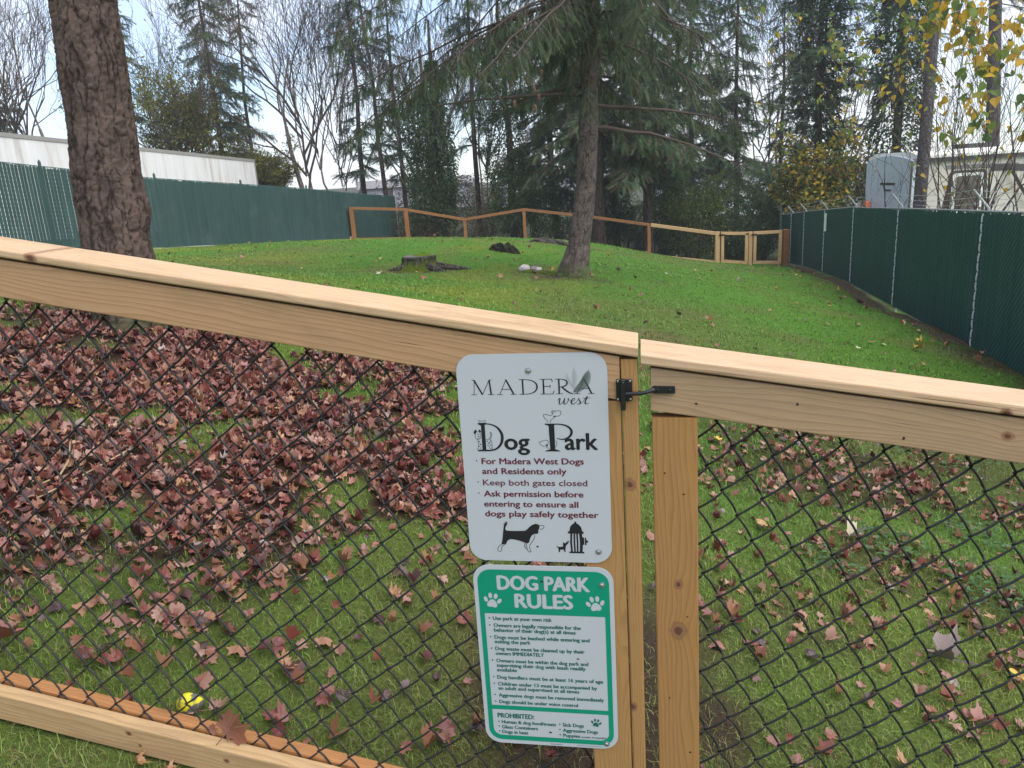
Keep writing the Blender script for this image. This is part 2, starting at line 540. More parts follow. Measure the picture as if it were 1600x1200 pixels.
# ------------------------------------------------------------------ the wood and mesh fence in front, and its gate
def board(mb, top, bot, q0, q1, u0, u1, vertical=False, r=.004, seed=0.0, cuts=14):
    """a board in the fence plane. horizontal: top(u), bot(u) give its edges between u0 and u1;
       vertical: u0(z), u1(z) give its edges between z = bot and z = top."""
    prof = []
    for (ca, cb, s) in ((0, 0, 2), (1, 0, 3), (1, 1, 0), (0, 1, 1)):
        for k in range(4):
            an = (s+k/3)*math.pi/2
            prof.append((ca, cb, math.cos(an), math.sin(an)))
    n = len(prof); V = []; W = []
    for i in range(cuts+1):
        t = i/cuts
        e = .0015 if i in (0, cuts) else 0
        for ca, cb, c, s in prof:
            ra = (r-e)*(c-(1 if ca else -1)); rb = (r-e)*(s-(1 if cb else -1))
            q = q0+cb*(q1-q0)+rb
            if vertical:
                z = bot+(top-bot)*t
                uu = (u1(z) if ca else u0(z))+ra
                V.append(FP(uu, z, q)); W.append((z, ca*(u1(z)-u0(z))+ra, q-q0))
            else:
                u = u0+(u1-u0)*t
                z = (top(u) if ca else bot(u))+ra
                V.append(FP(u, z, q)); W.append((u, ca*(top(u)-bot(u))+ra, q-q0))
    W = np.array(W)+np.array([0, seed, seed*.37])
    i = np.arange(cuts)[:, None]*n; j = np.arange(n)[None]; k = (j+1) % n
    Q = np.stack([i+j, i+k, i+n+k, i+n+j], -1).reshape(-1, 4)
    if vertical: Q = Q[:, ::-1]
    mb.add(V, Q=Q, ngons=[list(range(n)), list(range(cuts*n, cuts*n+n))[::-1]], wc=W)


def one_board(name, mat, parent, *a, **k):
    m = MB(); board(m, *a, **k)
    return m.build(name, mat, parent)


LT, DK = (.43, .262, .138), (.23, .118, .052)
W_cap = wood_mat('cap_wood', (.51, .355, .215), (.36, .215, .115), [(-1.285, .06, .010)], 70)
W_rail = wood_mat('rail_wood', LT, DK, [(-.395, .070, .021), (-1.23, .115, .012), (-1.62, .02, .015)], 85)
W_post = wood_mat('post_wood', (.37, .205, .078), (.19, .09, .032), [(-.62, .21+.012, .010), (-1.15, .215, .008)], 150, stain=(.36, .20, .07))
W_gate = wood_mat('gate_rail_wood', (.375, .25, .145), (.21, .128, .07), [(.665, .34+.05, .008)], 85, stain=(.26, .19, .12))
W_gcap = wood_mat('gate_cap_wood', (.53, .365, .23), (.38, .23, .13), [(.655, .41+.004, .008)], 75)
W_stile = wood_mat('gate_stile_wood', (.35, .185, .068), (.18, .078, .026), [(-.955, .530+.046, .015), (-.845, .530+.048, .008), (-1.9, .53+.05, .012)], 80, stain=(.36, .19, .06))
W_low = wood_mat('low_rail_wood', (.46, .305, .155), (.26, .155, .072), [(-1.31, .64+.06, .006), (-1.285, .64+.03, .004), (-1.05, .64+.05, .006)], 60)
W_rear = wood_mat('treated_wood', (.40, .185, .065), (.17, .070, .026), [(-.9, .73+.03, .012)], 110, stain=(.24, .10, .04))
hole_m = flat_mat('nail_hole', (.035, .022, .014), .9)

zc = lambda u: -.3331-.1838*u            # cap, top
zb = lambda u: -.3545-.1853*u            # cap, underside
zr = lambda u: -.4490-.1875*u            # upper rail, underside
zl = lambda u: -1.559-.2037*u            # lower rail, top

fence = thing('wood_fence', 'pale wood framed black mesh fence in front that carries both dog park signs', 'fence', FP(-.03, -1.66))
UL = -2.7
one_board('cap_rail', W_cap, fence, zc, zb, -.006, .134, UL, -.009, r=.0055, seed=.05)
one_board('upper_rail', W_rail, fence, lambda u: zb(u)-.0055, zr, .003, .041, UL, -.0455, r=.003, seed=.13)
one_board('back_rail', W_rear, fence, lambda u: zb(u)-.0015, zr, .049, .087, UL, -.0455, r=.003, seed=.33)
one_board('trim_board', W_post, fence, zr(-.085)-.009, -2.05, .003, .041, lambda z: -.128+(z+.35)*-.004, lambda z: -.0455-(z+.35)*.0075, vertical=True, r=.003, seed=.56)
one_board('post', W_post, fence, zb(-.02)-.006, -2.1, .001, .090, lambda z: -.0435-(z+.35)*.0075, lambda z: -.0105-(z+.35)*.003, vertical=True, r=.004, seed=.21)
one_board('lower_rail', W_low, fence, zl, lambda u: zl(u)-.082, .002, .040, UL, -.129, r=.005, seed=.64)
one_board('lower_back_rail', W_rear, fence, lambda u: zl(u)+.001, lambda u: zl(u)-.085, .049, .087, UL, -.129, r=.007, seed=.73)
pl = one_board('end_post', W_post, fence, zb(UL)-.0015, -1.3, .001, .090, lambda z: UL-.095, lambda z: UL-.003, vertical=True, r=.004, seed=.44)


def disc(mb, u, z, q, r, n=8, col=None, sq=1.0):
    an = np.arange(n)*2*math.pi/n
    V = [FP(u+r*math.cos(a), z+r*sq*math.sin(a), q) for a in an]
    mb.add(V, ngons=[list(range(n))], col=col)


def nail_dents(parent, spots, q):
    for u, z, r in spots:
        m = MB()
        an = np.sort(rng.uniform(0, 6.28, 9)); rr = r*rng.uniform(.6, 1.25, 9)
        m.add([FP(u+a*math.cos(b), z+a*math.sin(b), q) for a, b in zip(rr, an)], ngons=[list(range(9))])
        m.build('nail_hole', hole_m, parent)


def chain(mb, ax, az, u0, u1, top, bot, q, W=.0795, H=.094, ang=math.radians(10.4), r=.0026, sides=5, warp=None):
    e1 = np.array([math.cos(ang), -math.sin(ang)]); e2 = np.array([-math.sin(ang), -math.cos(ang)])
    k0 = int((u0-ax)/(W/2)/e1[0])-14; k1 = int((u1-ax)/(W/2)/e1[0])+30
    sub = 5
    for k in range(k0, k1):
        pts = []
        for j in range(-6, 34):
            xr = k if (k-j) % 2 == 0 else k+1
            o = (.0026 if xr == k+1 else -.0026)
            pts.append((xr*W/2+o, j*H/2, 0.0))
        path = []
        for j in range(len(pts)-1):
            a, b = np.array(pts[j]), np.array(pts[j+1])
            s = 1 if b[0] > a[0] else -1
            for i in range(sub):
                t = i/sub
                bow = math.sin(math.pi*t)
                p = a+(b-a)*t
                p[1] += -.0045*bow*s*(1 if s > 0 else .6)
                p[2] = s*.0032*min(1, bow*1.6)
                path.append(p)
        P = np.array(path)
        U = ax+P[:, 0]*e1[0]+P[:, 1]*e2[0]; Zz = az+P[:, 0]*e1[1]+P[:, 1]*e2[1]
        wob = .0025*np.sin(U*9+k*.7)+.002*np.sin(Zz*11+k)
        Zz = Zz+wob
        ok = (U > u0) & (U < u1) & (Zz < top(U)) & (Zz > bot(U))
        idx = np.where(ok)[0]
        if len(idx) < 3: continue
        for seg in np.split(idx, np.where(np.diff(idx) > 1)[0]+1):
            if len(seg) < 3: continue
            pp = FD*FN+(q+P[seg, 2])[:, None]*FN+U[seg][:, None]*FT+Zz[seg][:, None]*Z3
            mb.tube(pp, r, sides)


wire_m = NT('black_vinyl', .38, .45); wire_m.base((.012, .013, .014)); wire_m = wire_m.m
m = MB(); chain(m, -1.338, -.219, UL, -.0465, lambda u: zr(u)+.07, lambda u: zl(u)-.06, .0452)
m.build('wire_mesh', wire_m, fence, smooth=True)

# gate
gc = lambda u: -.3450-.1630*u
gr = lambda u: -.4602-.1630*u
gate = thing('wood_gate', 'pale wood framed black mesh gate with a worn greyish upper rail, right of both signs', 'gate', FP(.02, -1.75))
UR = 1.22
one_board('cap_rail', W_gcap, gate, gc, lambda u: gc(u)-.0225, -.006, .134, -.004, UR, r=.0055, seed=.41)
one_board('upper_rail', W_gate, gate, lambda u: gc(u)-.0275, gr, .003, .041, .0145, UR, r=.003, seed=.34)
one_board('back_rail', W_rear, gate, lambda u: gc(u)-.024, gr, .049, .087, .0145, UR, r=.003, seed=.34)
sl = lambda z: .0155-(z+.46)*.0085
one_board('stile', W_stile, gate, gr(.06)-.0085, -1.80, .003, .041, sl, lambda z: sl(z)+.0885, vertical=True, r=.003, seed=.53)
one_board('stile', W_stile, gate, gr(1.16)-.002, -1.92, .003, .041, lambda z: UR-.09, lambda z: UR-.001, vertical=True, r=.003, seed=.93)
one_board('lower_rail', W_low, gate, lambda u: -1.73-.163*u, lambda u: -1.815-.163*u, .0045, .040, .118, UR-.095, r=.004, seed=.22)
m = MB(); chain(m, .144, -.502, .03, UR-.02, lambda u: gr(u)+.07, lambda u: -1.77-.163*u, .0452, ang=math.radians(10.9), W=.0815, H=.0965)
m.build('wire_mesh', wire_m, gate, smooth=True)
nail_dents(gate, [(.101, -.449, .0034), (.291, -.452, .0032), (.485, -.522, .003)], .0024)
nail_dents(gate, [(.040, -.594, .0026), (.077, -.640, .0026), (.084, -.92, .0026), (.047, -1.123, .0028), (.091, -1.262, .003)], .0022)

# latch
blk = NT('black_metal', .35, .5); blk.base((.010, .010, .012)); blk = blk.m
stl = NT('zinc_screw', .38, .5); stl.base(stl.ramp(stl.noise(stl.obj(), 900, 2), [(.3, (.20, .21, .22)), (.7, (.55, .57, .58))])); stl.b.inputs['Metallic'].default_value = .85; stl = stl.m


def rplate(mb, u0, u1, z0, z1, q0, q1, r, slope=0.0):
    """rounded plate with a small bevel; q0 is its front"""
    out = []
    for cu, cz, s in ((u1, z1, 0), (u0, z1, 1), (u0, z0, 2), (u1, z0, 3)):
        for k in range(6):
            an = (s+k/5)*math.pi/2
            out.append((cu+(-r if cu == u1 else r)+r*math.cos(an), cz+(-r if cz == z1 else r)+r*math.sin(an)))
    P = np.array(out); c = P.mean(0); b = min(.0008, abs(q1-q0)/3); n = len(P)
    rings = [(P, q1), (P, q0+b), (c+(P-c)*(1-b/np.abs(P-c).max()), q0)]
    V = [FP(u, z+slope*(u-c[0]), q) for R, q in rings for u, z in R]
    Q = [(i*n+j, i*n+(j+1) % n, (i+1)*n+(j+1) % n, (i+1)*n+j) for i in range(2) for j in range(n)]
    mb.add(V, Q=Q, ngons=[list(range(2*n, 3*n)), list(range(n))[::-1]])


def dome(mb, u, z, q, r, h, n=12):
    V = []; 
    for k, (rr, hh) in enumerate(((1, 0), (.97, .45), (.78, .85), (.35, 1.0))):
        for i in range(n):
            a = i*2*math.pi/n
            V.append(FP(u+r*rr*math.cos(a), z+r*rr*math.sin(a), q-h*hh))
    Q = [(k*n+i, k*n+(i+1) % n, (k+1)*n+(i+1) % n, (k+1)*n+i) for k in range(3) for i in range(n)]
    mb.add(V, Q=Q, ngons=[list(range(3*n, 4*n))])


m = MB(); rplate(m, -.0530, -.0215, -.4405, -.3955, -.0045, -.0005, .003)
lp = m.build('latch_plate', blk, fence)
m = MB(); rplate(m, -.0435, -.0345, -.456, -.394, -.017, -.0048, .003); rplate(m, -.0425, -.036, -.4135, -.397, -.021, -.0172, .003)
m.build('latch_arm', blk, fence)
for u, z in ((-.0495, -.3995), (-.0255, -.3995), (-.0495, -.4365), (-.0255, -.4365)): m = MB(); dome(m, u, z, -.0045, .0024, .0012); m.build('screw', stl, lp)
m = MB()
m.tube([FP(-.041, -.4235, -.0125), FP(-.02, -.4228, -.0125), FP(-.004, -.4222, -.0122), (FP(.006, -.4205, -.0115)), FP(.013, -.4185, -.009), FP(.021, -.4172, -.006)], [.0040]*4+[.0043, .0046], 10)
rplate(m, .0175, .0610, -.4262, -.4115, -.0035, .0025, .0025, slope=-.03)
lb = m.build('latch_bar', blk, gate, smooth=False)
for u, z in ((.0275, -.4185), (.0500, -.4192)): m = MB(); dome(m, u, z, -.0036, .0032, .0026); m.build('bolt', blk, lb)

# ------------------------------------------------------------------ signs (inches from the upper left corner, y down)
S1 = (-.37406, -.34004, -.00202)
S2 = (-.37348, -.80885, .00202)


class Ink:
    def __init__(self, sign): self.s = sign; self.m = MB(); self.h = 0
    def w(self, x, y, h):
        u0, z0, t = self.s; c, s = math.cos(t), math.sin(t)
        X, Y = x*.0254, -y*.0254
        return FP(u0+c*X-s*Y, z0+s*X+c*Y, -h)
    def poly(self, pts, h=.0004, col=None):
        """filled outline (simple polygon)"""
        self.m.add([self.w(x, y, h) for x, y in pts], ngons=[list(range(len(pts)))], col=col)
    def stroke(self, pts, w, h=.0004, smooth=0, col=None):
        P = np.array(pts, float); n = len(P)
        W = np.broadcast_to(np.asarray(w, float), (n,)).copy()
        for _ in range(smooth):
            Q = [P[0]]; V = [W[0]]
            for i in range(len(P)-1):
                Q += [P[i]*.75+P[i+1]*.25, P[i]*.25+P[i+1]*.75]; V += [W[i]*.75+W[i+1]*.25, W[i]*.25+W[i+1]*.75]
            Q.append(P[-1]); V.append(W[-1]); P = np.array(Q); W = np.array(V)
        n = len(P); d = nrm(np.gradient(P, axis=0)); nn = np.stack([-d[:, 1], d[:, 0]], -1)*W[:, None]/2
        V = [self.w(x, y, h) for x, y in np.concatenate([P+nn, P-nn])]
        self.m.add(V, Q=[(i, i+1, n+i+1, n+i) for i in range(n-1)], col=col)
    def ell(self, cx, cy, rx, ry, rot=0, h=.0004, a0=0, a1=360, n=20, col=None):
        a = np.radians(np.linspace(a0, a1, n, endpoint=(a1-a0 < 360)))
        c, s = math.cos(math.radians(rot)), math.sin(math.radians(rot))
        self.poly([(cx+rx*math.cos(t)*c-ry*math.sin(t)*s, cy+rx*math.cos(t)*s+ry*math.sin(t)*c) for t in a], h, col)
    def arc(self, cx, cy, rx, ry, a0, a1, w, n=16, **k):
        a = np.radians(np.linspace(a0, a1, n))
        self.stroke([(cx+rx*math.cos(t), cy+ry*math.sin(t)) for t in a], w, **k)
    def rrect(self, x0, y0, x1, y1, r, h):
        P = []
        rs = r if hasattr(r, '__len__') else (r,)*4
        for (cx, cy, s, q) in ((x1, y1, 0, rs[2]), (x0, y1, 1, rs[3]), (x0, y0, 2, rs[0]), (x1, y0, 3, rs[1])):
            for k in range(7):
                an = (s+k/6)*math.pi/2
                P.append((cx+(-q if cx == x1 else q)+q*math.cos(an), cy+(-q if cy == y1 else q)+q*math.sin(an)))
        self.poly(P, h)
    def text(self, txt, x0, x1, base, size, bold=.0, h=.0004, shear=0.0):
        """built-in font fitted between x0 and x1 on a base line; bold = stroke growth in inches"""
        c = bpy.data.curves.new('tmp', 'FONT'); c.body = txt; c.shear = shear; c.resolution_u = 3
        o = bpy.data.objects.new('tmp', c); COL.objects.link(o)
        dg = bpy.context.evaluated_depsgraph_get()
        me = o.evaluated_get(dg).to_mesh()
        V = np.array([v.co[:] for v in me.vertices]); F = [list(p.vertices) for p in me.polygons]
        o.evaluated_get(dg).to_mesh_clear()
        bpy.data.objects.remove(o); bpy.data.curves.remove(c)
        a, b = V[:, 0].min(), V[:, 0].max()
        X = x0+(V[:, 0]-a)/(b-a)*(x1-x0); Y = base-V[:, 1]*size
        offs = [(0, 0)] if bold == 0 else [(-bold, 0), (bold, 0), (0, bold*.6), (0, -bold*.6)]
        for i, (dx, dy) in enumerate(offs):
            self.m.add([self.w(x+dx, y+dy, h+i*.00006) for x, y in zip(X, Y)], ngons=F)
    def build(self, name, mat, parent): return self.m.build(name, mat, parent)


def sign_plate(s, name, parent, mat):
    m = MB(); k = Ink(s); P = []
    for cx, cy, q in ((12, 18, 0), (0, 18, 1), (0, 0, 2), (12, 0, 3)):
        r = 1.42
        for i in range(10):
            an = (q+i/9)*math.pi/2
            P.append((cx+(-r if cx else r)+r*math.cos(an), cy+(-r if cy else r)+r*math.sin(an)))
    n = len(P)
    V = [k.w(x, y, 0) for x, y in P]+[k.w(x, y, -.0018) for x, y in P]
    m.add(V, Q=[(i, (i+1) % n, n+(i+1) % n, n+i) for i in range(n)], ngons=[list(range(n))[::-1], list(range(n, 2*n))])
    return m.build(name, mat, parent)


def sign_paint(name, c, var=.05):
    t = NT(name, .62, .2)
    p = t.obj()
    n = t.noise(p, 7, 4, .6); d = t.noise(p, 260, 2, .5)
    b = t.mix(n, tuple(v*(1-var) for v in c), c)
    t.base(t.mix(t.math('MULTIPLY', t.math('SUBTRACT', d, .71, clamp=True), 2.5, clamp=True), b, tuple(v*.6 for v in c)))
    return t.m


white = sign_paint('sign_white', (.425, .45, .475))
ink_k = sign_paint('sign_black', (.016, .016, .018))
ink_r = sign_paint('sign_maroon', (.125, .022, .036))
ink_g = sign_paint('sign_green', (.004, .235, .135))
ink_d = sign_paint('sign_dark_green', (.012, .115, .085))
fern_g = sign_paint('fern_ink', (.075, .105, .085)); fern_p = sign_paint('fern_pale_ink', (.34, .37, .37))

sg = thing('dog_park_sign', 'white sign with maroon writing and a black dog and hydrant picture', 'sign', FP(-.22, -.57, -.001))
sign_plate(S1, 'panel', sg, white)
k = Ink(S1)
TW, TN = .125, .05      # thick and thin strokes
def serif(x0, x1, y, w=.045): k.stroke([(x0, y), (x1, y)], w)
B, Tp = 3.31, 2.10
k.stroke([(1.33, B), (1.42, Tp)], TN); k.stroke([(1.40, Tp), (2.02, B)], TW, .00047); k.stroke([(2.02, B), (2.63, Tp)], TN, .00054); k.stroke([(2.63, Tp), (2.74, B)], TW, .0006)
for a, b, y in ((1.08, 1.58, B), (2.46, 2.97, B), (1.2, 1.45, Tp), (2.58, 2.85, Tp)): serif(a, b, y)
for ox in (0, 6.18):
    k.stroke([(3.42+ox, B), (3.99+ox, Tp)], TN); k.stroke([(3.97+ox, Tp-.03), (4.57+ox, B)], TW, .00047); k.stroke([(3.62+ox, 2.88), (4.34+ox, 2.88)], TN, .00054)
    serif(3.2+ox, 3.66+ox, B); serif(4.3+ox, 4.81+ox, B)
k.stroke([(5.32, Tp), (5.32, B)], TW); k.stroke([(5.03, Tp), (5.62, Tp), (6.12, 2.2), (6.42, 2.45), (6.47, 2.72), (6.40, 2.98), (6.10, 3.22), (5.60, B), (5.03, B)], [.05, .05, .07, .12, .135, .12, .07, .05, .05], .00047, smooth=2)
k.stroke([(6.97, Tp), (6.97, B)], TW); serif(6.68, 7.66, Tp); serif(6.68, 7.74, B); k.stroke([(6.97, 2.68), (7.5, 2.68)], TN, .00047); k.stroke([(7.63, Tp), (7.69, 2.32)], .06); k.stroke([(7.70, B), (7.80, 3.04)], .06); k.stroke([(7.5, 2.57), (7.5, 2.79)], .05)
k.stroke([(8.20, Tp), (8.20, B)], TW); serif(7.92, 8.48, B); k.stroke([(7.92, Tp), (8.45, Tp), (8.80, 2.22), (8.86, 2.42), (8.78, 2.62), (8.45, 2.74), (8.2, 2.74)], [.05, .05, .1, .13, .1, .06, .05], .00047, smooth=2); k.stroke([(8.42, 2.74), (8.9, 3.18), (9.3, 3.33)], [.12, .13, .06], .0006, smooth=1)
# "west" in a slanted hand
def wst(p, w, h=.0004): k.stroke(p, w, h, smooth=2)
wst([(8.02, 3.86), (8.18, 3.68), (8.26, 3.66), (8.16, 3.98), (8.16, 4.17), (8.32, 4.15), (8.52, 3.9), (8.62, 3.68)], [.03, .05, .08, .10, .08, .04, .04, .07])
wst([(8.62, 3.66), (8.52, 4.0), (8.56, 4.18), (8.72, 4.12), (8.92, 3.84), (8.92, 3.68), (8.84, 3.70), (8.92, 3.82), (9.1, 3.86)], [.08, .11, .08, .04, .05, .05, .04, .03, .03], .00047)
wst([(9.06, 3.98), (9.3, 3.9), (9.42, 3.74), (9.34, 3.65), (9.16, 3.80), (9.1, 4.06), (9.22, 4.18), (9.42, 4.10), (9.62, 3.86), (9.74, 3.66)], [.03, .04, .05, .04, .08, .11, .08, .04, .03, .03], .00054)
wst([(9.72, 3.66), (9.72, 3.80), (9.86, 4.0), (9.78, 4.17), (9.58, 4.14)], [.05, .08, .10, .06, .05], .0006)
wst([(9.80, 4.16), (10.02, 4.0), (10.24, 3.72), (10.44, 3.46), (10.30, 3.78), (10.18, 4.06), (10.24, 4.18), (10.48, 4.08)], [.03, .03, .04, .05, .09, .11, .08, .03], .00047)
k.stroke([(10.06, 3.68), (10.6, 3.66)], .045, .0006)
k.build('place_name', ink_k, sg); k = Ink(S1)
# Dog Park, big serif D and P
k.poly([(1.70, 5.80), (2.02, 5.78), (2.02, 8.06), (1.70, 8.06)])
k.poly([(1.42, 5.72), (2.2, 5.72), (2.2, 5.80), (1.72, 5.92), (1.42, 5.78)], .00047); k.poly([(1.28, 8.13), (1.32, 8.07), (1.72, 7.95), (2.3, 8.0), (2.4, 8.13)], .00047)
k.stroke([(2.0, 5.76), (2.55, 5.80), (3.05, 6.05), (3.38, 6.55), (3.42, 7.0), (3.30, 7.5), (2.9, 7.93), (2.4, 8.07), (1.9, 8.09)], [.08, .10, .15, .22, .24, .21, .15, .11, .08], .00054, smooth=2)
k.poly([(7.22, 5.82), (7.68, 5.8), (7.68, 8.06), (7.28, 8.06)])
k.poly([(6.92, 5.77), (7.9, 5.77), (7.9, 5.85), (7.3, 5.98), (6.92, 5.84)], .00047); k.poly([(6.84, 8.13), (6.88, 8.07), (7.26, 7.95), (7.7, 7.95), (8.06, 8.07), (8.1, 8.13)], .00047)
k.stroke([(7.6, 5.81), (8.2, 5.82), (8.75, 5.98), (9.06, 6.32), (9.04, 6.66), (8.78, 6.98), (8.3, 7.13), (7.85, 7.02)], [.08, .10, .14, .2, .2, .15, .1, .06], .00054, smooth=2)
k.text('og', 3.58, 5.58, 7.97, 2.0, .055); k.text('ark', 8.5, 11.08, 7.97, 2.0, .055)
# little spotted dog behind the D, dog heads on the P: plain line drawings
ln = .035
k.stroke([(1.22, 6.55), (1.14, 6.85), (1.25, 7.08), (1.45, 7.12), (1.62, 6.98), (1.66, 6.7), (1.55, 6.45), (1.35, 6.42), (1.22, 6.55)], ln, smooth=2); k.ell(1.19, 6.45, .1, .2, 25); k.ell(1.58, 6.38, .08, .13, -30); k.ell(1.36, 6.68, .03, .05); k.ell(1.50, 6.68, .03, .05); k.ell(1.44, 6.86, .06, .045); k.stroke([(1.32, 6.98), (1.44, 7.02), (1.55, 6.96)], .03)
k.stroke([(1.34, 7.12), (1.42, 7.5), (1.36, 7.85), (1.24, 8.02), (1.5, 8.02), (1.62, 7.7)], ln, smooth=1); k.stroke([(2.06, 7.12), (2.4, 7.08), (2.54, 7.4), (2.5, 7.75), (2.58, 7.98), (2.36, 8.0), (2.3, 7.7), (2.1, 7.62)], ln, smooth=1)
for x, y, r in ((1.46, 7.3, .06), (1.57, 7.52, .07), (1.44, 7.7, .05), (2.14, 7.26, .06), (2.3, 7.4, .07), (2.42, 7.25, .05), (2.2, 7.52, .05), (2.42, 7.6, .06), (2.44, 7.85, .04)): k.ell(x, y, r, r*.8, 20)
k.stroke([(2.38, 7.08), (2.52, 6.9), (2.58, 6.66), (2.48, 6.46), (2.42, 6.5), (2.48, 6.7), (2.42, 6.9), (2.28, 7.05)], ln, smooth=2)
k.stroke([(1.6, 5.62), (1.52, 5.5), (1.6, 5.44), (1.7, 5.53), (1.95, 5.55), (2.02, 5.44), (2.12, 5.5), (2.06, 5.62), (2.14, 5.7), (1.55, 5.7), (1.6, 5.62)], .035)
k.stroke([(7.1, 5.7), (7.2, 5.5), (6.98, 5.42), (6.84, 5.1), (6.88, 4.98), (7.1, 5.0), (7.4, 5.12), (7.62, 5.0), (7.5, 4.8), (7.58, 4.68), (7.8, 4.74), (8.0, 4.68), (8.24, 4.72), (8.28, 4.95), (8.12, 5.14), (7.9, 5.16), (7.72, 5.2), (7.55, 5.42), (7.34, 5.5), (7.42, 5.7)], ln, smooth=1); k.ell(7.74, 5.16, .09, .05, -20); k.stroke([(7.64, 4.98), (7.6, 4.8), (7.78, 4.72), (7.84, 4.86)], .03)
k.stroke([(6.84, 7.74), (6.5, 7.58), (6.38, 7.34), (6.55, 7.3), (6.72, 7.22), (6.95, 7.16), (7.15, 7.24), (7.2, 7.4), (7.05, 7.5), (7.1, 7.66), (6.9, 7.72), (7.2, 7.9)], ln, smooth=1); k.ell(6.98, 7.6, .1, .055, 10); k.stroke([(7.72, 7.2), (7.85, 7.35), (7.82, 7.6), (7.7, 7.78)], ln, smooth=1)
k.build('park_heading', ink_k, sg); k = Ink(S1)
# beagle
k.poly([(3.02, 14.95), (3.06, 14.72), (3.14, 14.58), (3.30, 14.40), (3.33, 14.62), (3.22, 14.86), (3.15, 15.05), (3.25, 15.20), (3.9, 15.22), (4.8, 15.19), (5.02, 15.05), (5.20, 14.84), (5.45, 14.64), (5.75, 14.53), (5.98, 14.58), (6.08, 14.72), (6.04, 15.02), (5.93, 15.12), (5.98, 15.28), (5.9, 15.43), (5.6, 15.46), (5.38, 15.6), (5.22, 15.9), (5.12, 16.25), (5.0, 16.34), (4.75, 16.28), (4.35, 16.12), (3.85, 16.0), (3.54, 15.98), (3.3, 16.12), (3.16, 16.4), (2.72, 16.52), (2.82, 16.2), (2.9, 15.75), (2.96, 15.3)])
k.stroke([(2.72, 16.5), (2.45, 16.72), (2.38, 17.12), (2.62, 17.15), (2.78, 17.02), (2.7, 16.78), (2.95, 16.55), (3.15, 16.4)], .045, smooth=1)
k.stroke([(4.9, 16.3), (4.86, 16.55), (4.95, 16.9), (5.02, 17.12), (5.28, 17.14), (5.18, 16.95), (5.12, 16.6), (5.35, 16.2), (5.58, 15.9), (5.62, 15.55)], .045, smooth=1); k.stroke([(4.78, 16.3), (4.72, 16.62), (4.86, 16.9)], .05)
k.stroke([(6.06, 14.68), (6.38, 14.66), (6.46, 14.8), (6.40, 14.94), (6.12, 15.06)], .045, smooth=1)
k.stroke([(3.04, 14.7), (3.14, 14.5), (3.28, 14.36), (3.37, 14.42), (3.34, 14.62)], .035)
k.build('dog_picture', ink_k, sg); k = Ink(S1)
# hydrant and its pup
k.poly([(8.42, 15.18), (8.42, 15.36), (9.72, 15.36), (9.72, 15.18), (9.62, 15.16), (9.52, 14.75), (9.3, 14.5), (9.15, 14.42), (9.15, 14.28), (8.98, 14.28), (8.98, 14.42), (8.82, 14.5), (8.62, 14.75), (8.54, 15.16)])
k.poly([(8.48, 17.15), (9.72, 17.15), (9.72, 17.0), (8.48, 17.0)])
for x0, x1, bow in ((8.62, 8.78, -.05), (8.88, 9.02, -.02), (9.1, 9.24, .02), (9.34, 9.58, .05)): k.poly([(x0, 15.36), (x1, 15.36), (x1+bow, 16.2), (x1, 17.0), (x0, 17.0), (x0+bow, 16.2)], .00047)
k.poly([(9.56, 15.68), (9.74, 15.68), (9.74, 16.36), (9.56, 16.36)], .00054); k.poly([(9.8, 15.72), (9.92, 15.72), (9.92, 15.95), (10.06, 15.98), (10.06, 16.14), (9.92, 16.17), (9.92, 16.38), (9.8, 16.38)])
k.build('hydrant_picture', ink_k, sg); k = Ink(S1)
k.poly([(7.4, 16.48), (7.55, 16.6), (7.95, 16.58), (8.0, 16.12), (8.1, 16.25), (8.2, 16.22), (8.46, 15.98), (8.44, 16.2), (8.2, 16.5), (8.16, 16.8), (8.16, 17.08), (8.08, 17.08), (8.02, 16.85), (7.72, 16.85), (7.68, 17.08), (7.58, 17.08), (7.58, 16.78), (7.48, 16.62), (7.38, 16.52)])
k.build('puppy_picture', ink_k, sg)
k = Ink(S1)
for s, a, b, base, bo in (('For Madera West Dogs', 1.56, 9.92, 9.24, .026), ('and Residents only', 1.55, 8.5, 10.11, .026), ('Keep both gates closed', 1.55, 10.15, 11.12, .013), ('Ask permission before', 1.56, 9.8, 12.11, .026), ('entering to ensure all', 1.52, 9.35, 13.02, .026), ('dogs play safely together', 1.54, 10.97, 13.91, .026)):
    k.text(s, a, b, base, .74, bo)
k.build('maroon_lettering', ink_r, sg)
for y in (8.96, 10.83, 11.82): k = Ink(S1); k.ell(1.13, y, .055, .055); k.build('bullet', ink_k, sg)


def frond(ink, base, tip, bend, wid, n, h, w=.05):
    b, t = np.array(base), np.array(tip); d = t-b; nn = np.array([-d[1], d[0]])
    P = [b+d*s+nn*bend*math.sin(math.pi*s) for s in np.linspace(0, 1, n)]
    ink.stroke(P, [.04*(1-i/n)+.012 for i in range(n)], h)
    for i in range(1, n-1):
        tdir = nrm(P[i+1]-P[i-1]); q = np.array([-tdir[1], tdir[0]]); s = i/n
        L = wid*math.sin(math.pi*min(1, s*1.0+.12))**.8
        for sg_ in (1, -1): ink.stroke([P[i], P[i]+q*sg_*L*.55+tdir*L*.42, P[i]+q*sg_*L*.9+tdir*L*.95], [w, w*.9, .01], h+.00006)


k = Ink(S1); frond(k, (9.28, 3.2), (10.60, 1.26), .13, .42, 22, .0007, .06); k.build('fern_leaf', fern_g, sg)
k = Ink(S1); frond(k, (9.3, 2.9), (9.38, 1.12), .06, .22, 16, .0003, .06); frond(k, (9.3, 2.8), (8.77, 1.6), -.05, .16, 12, .00024, .06); k.build('pale_fern_leaf', fern_p, sg)


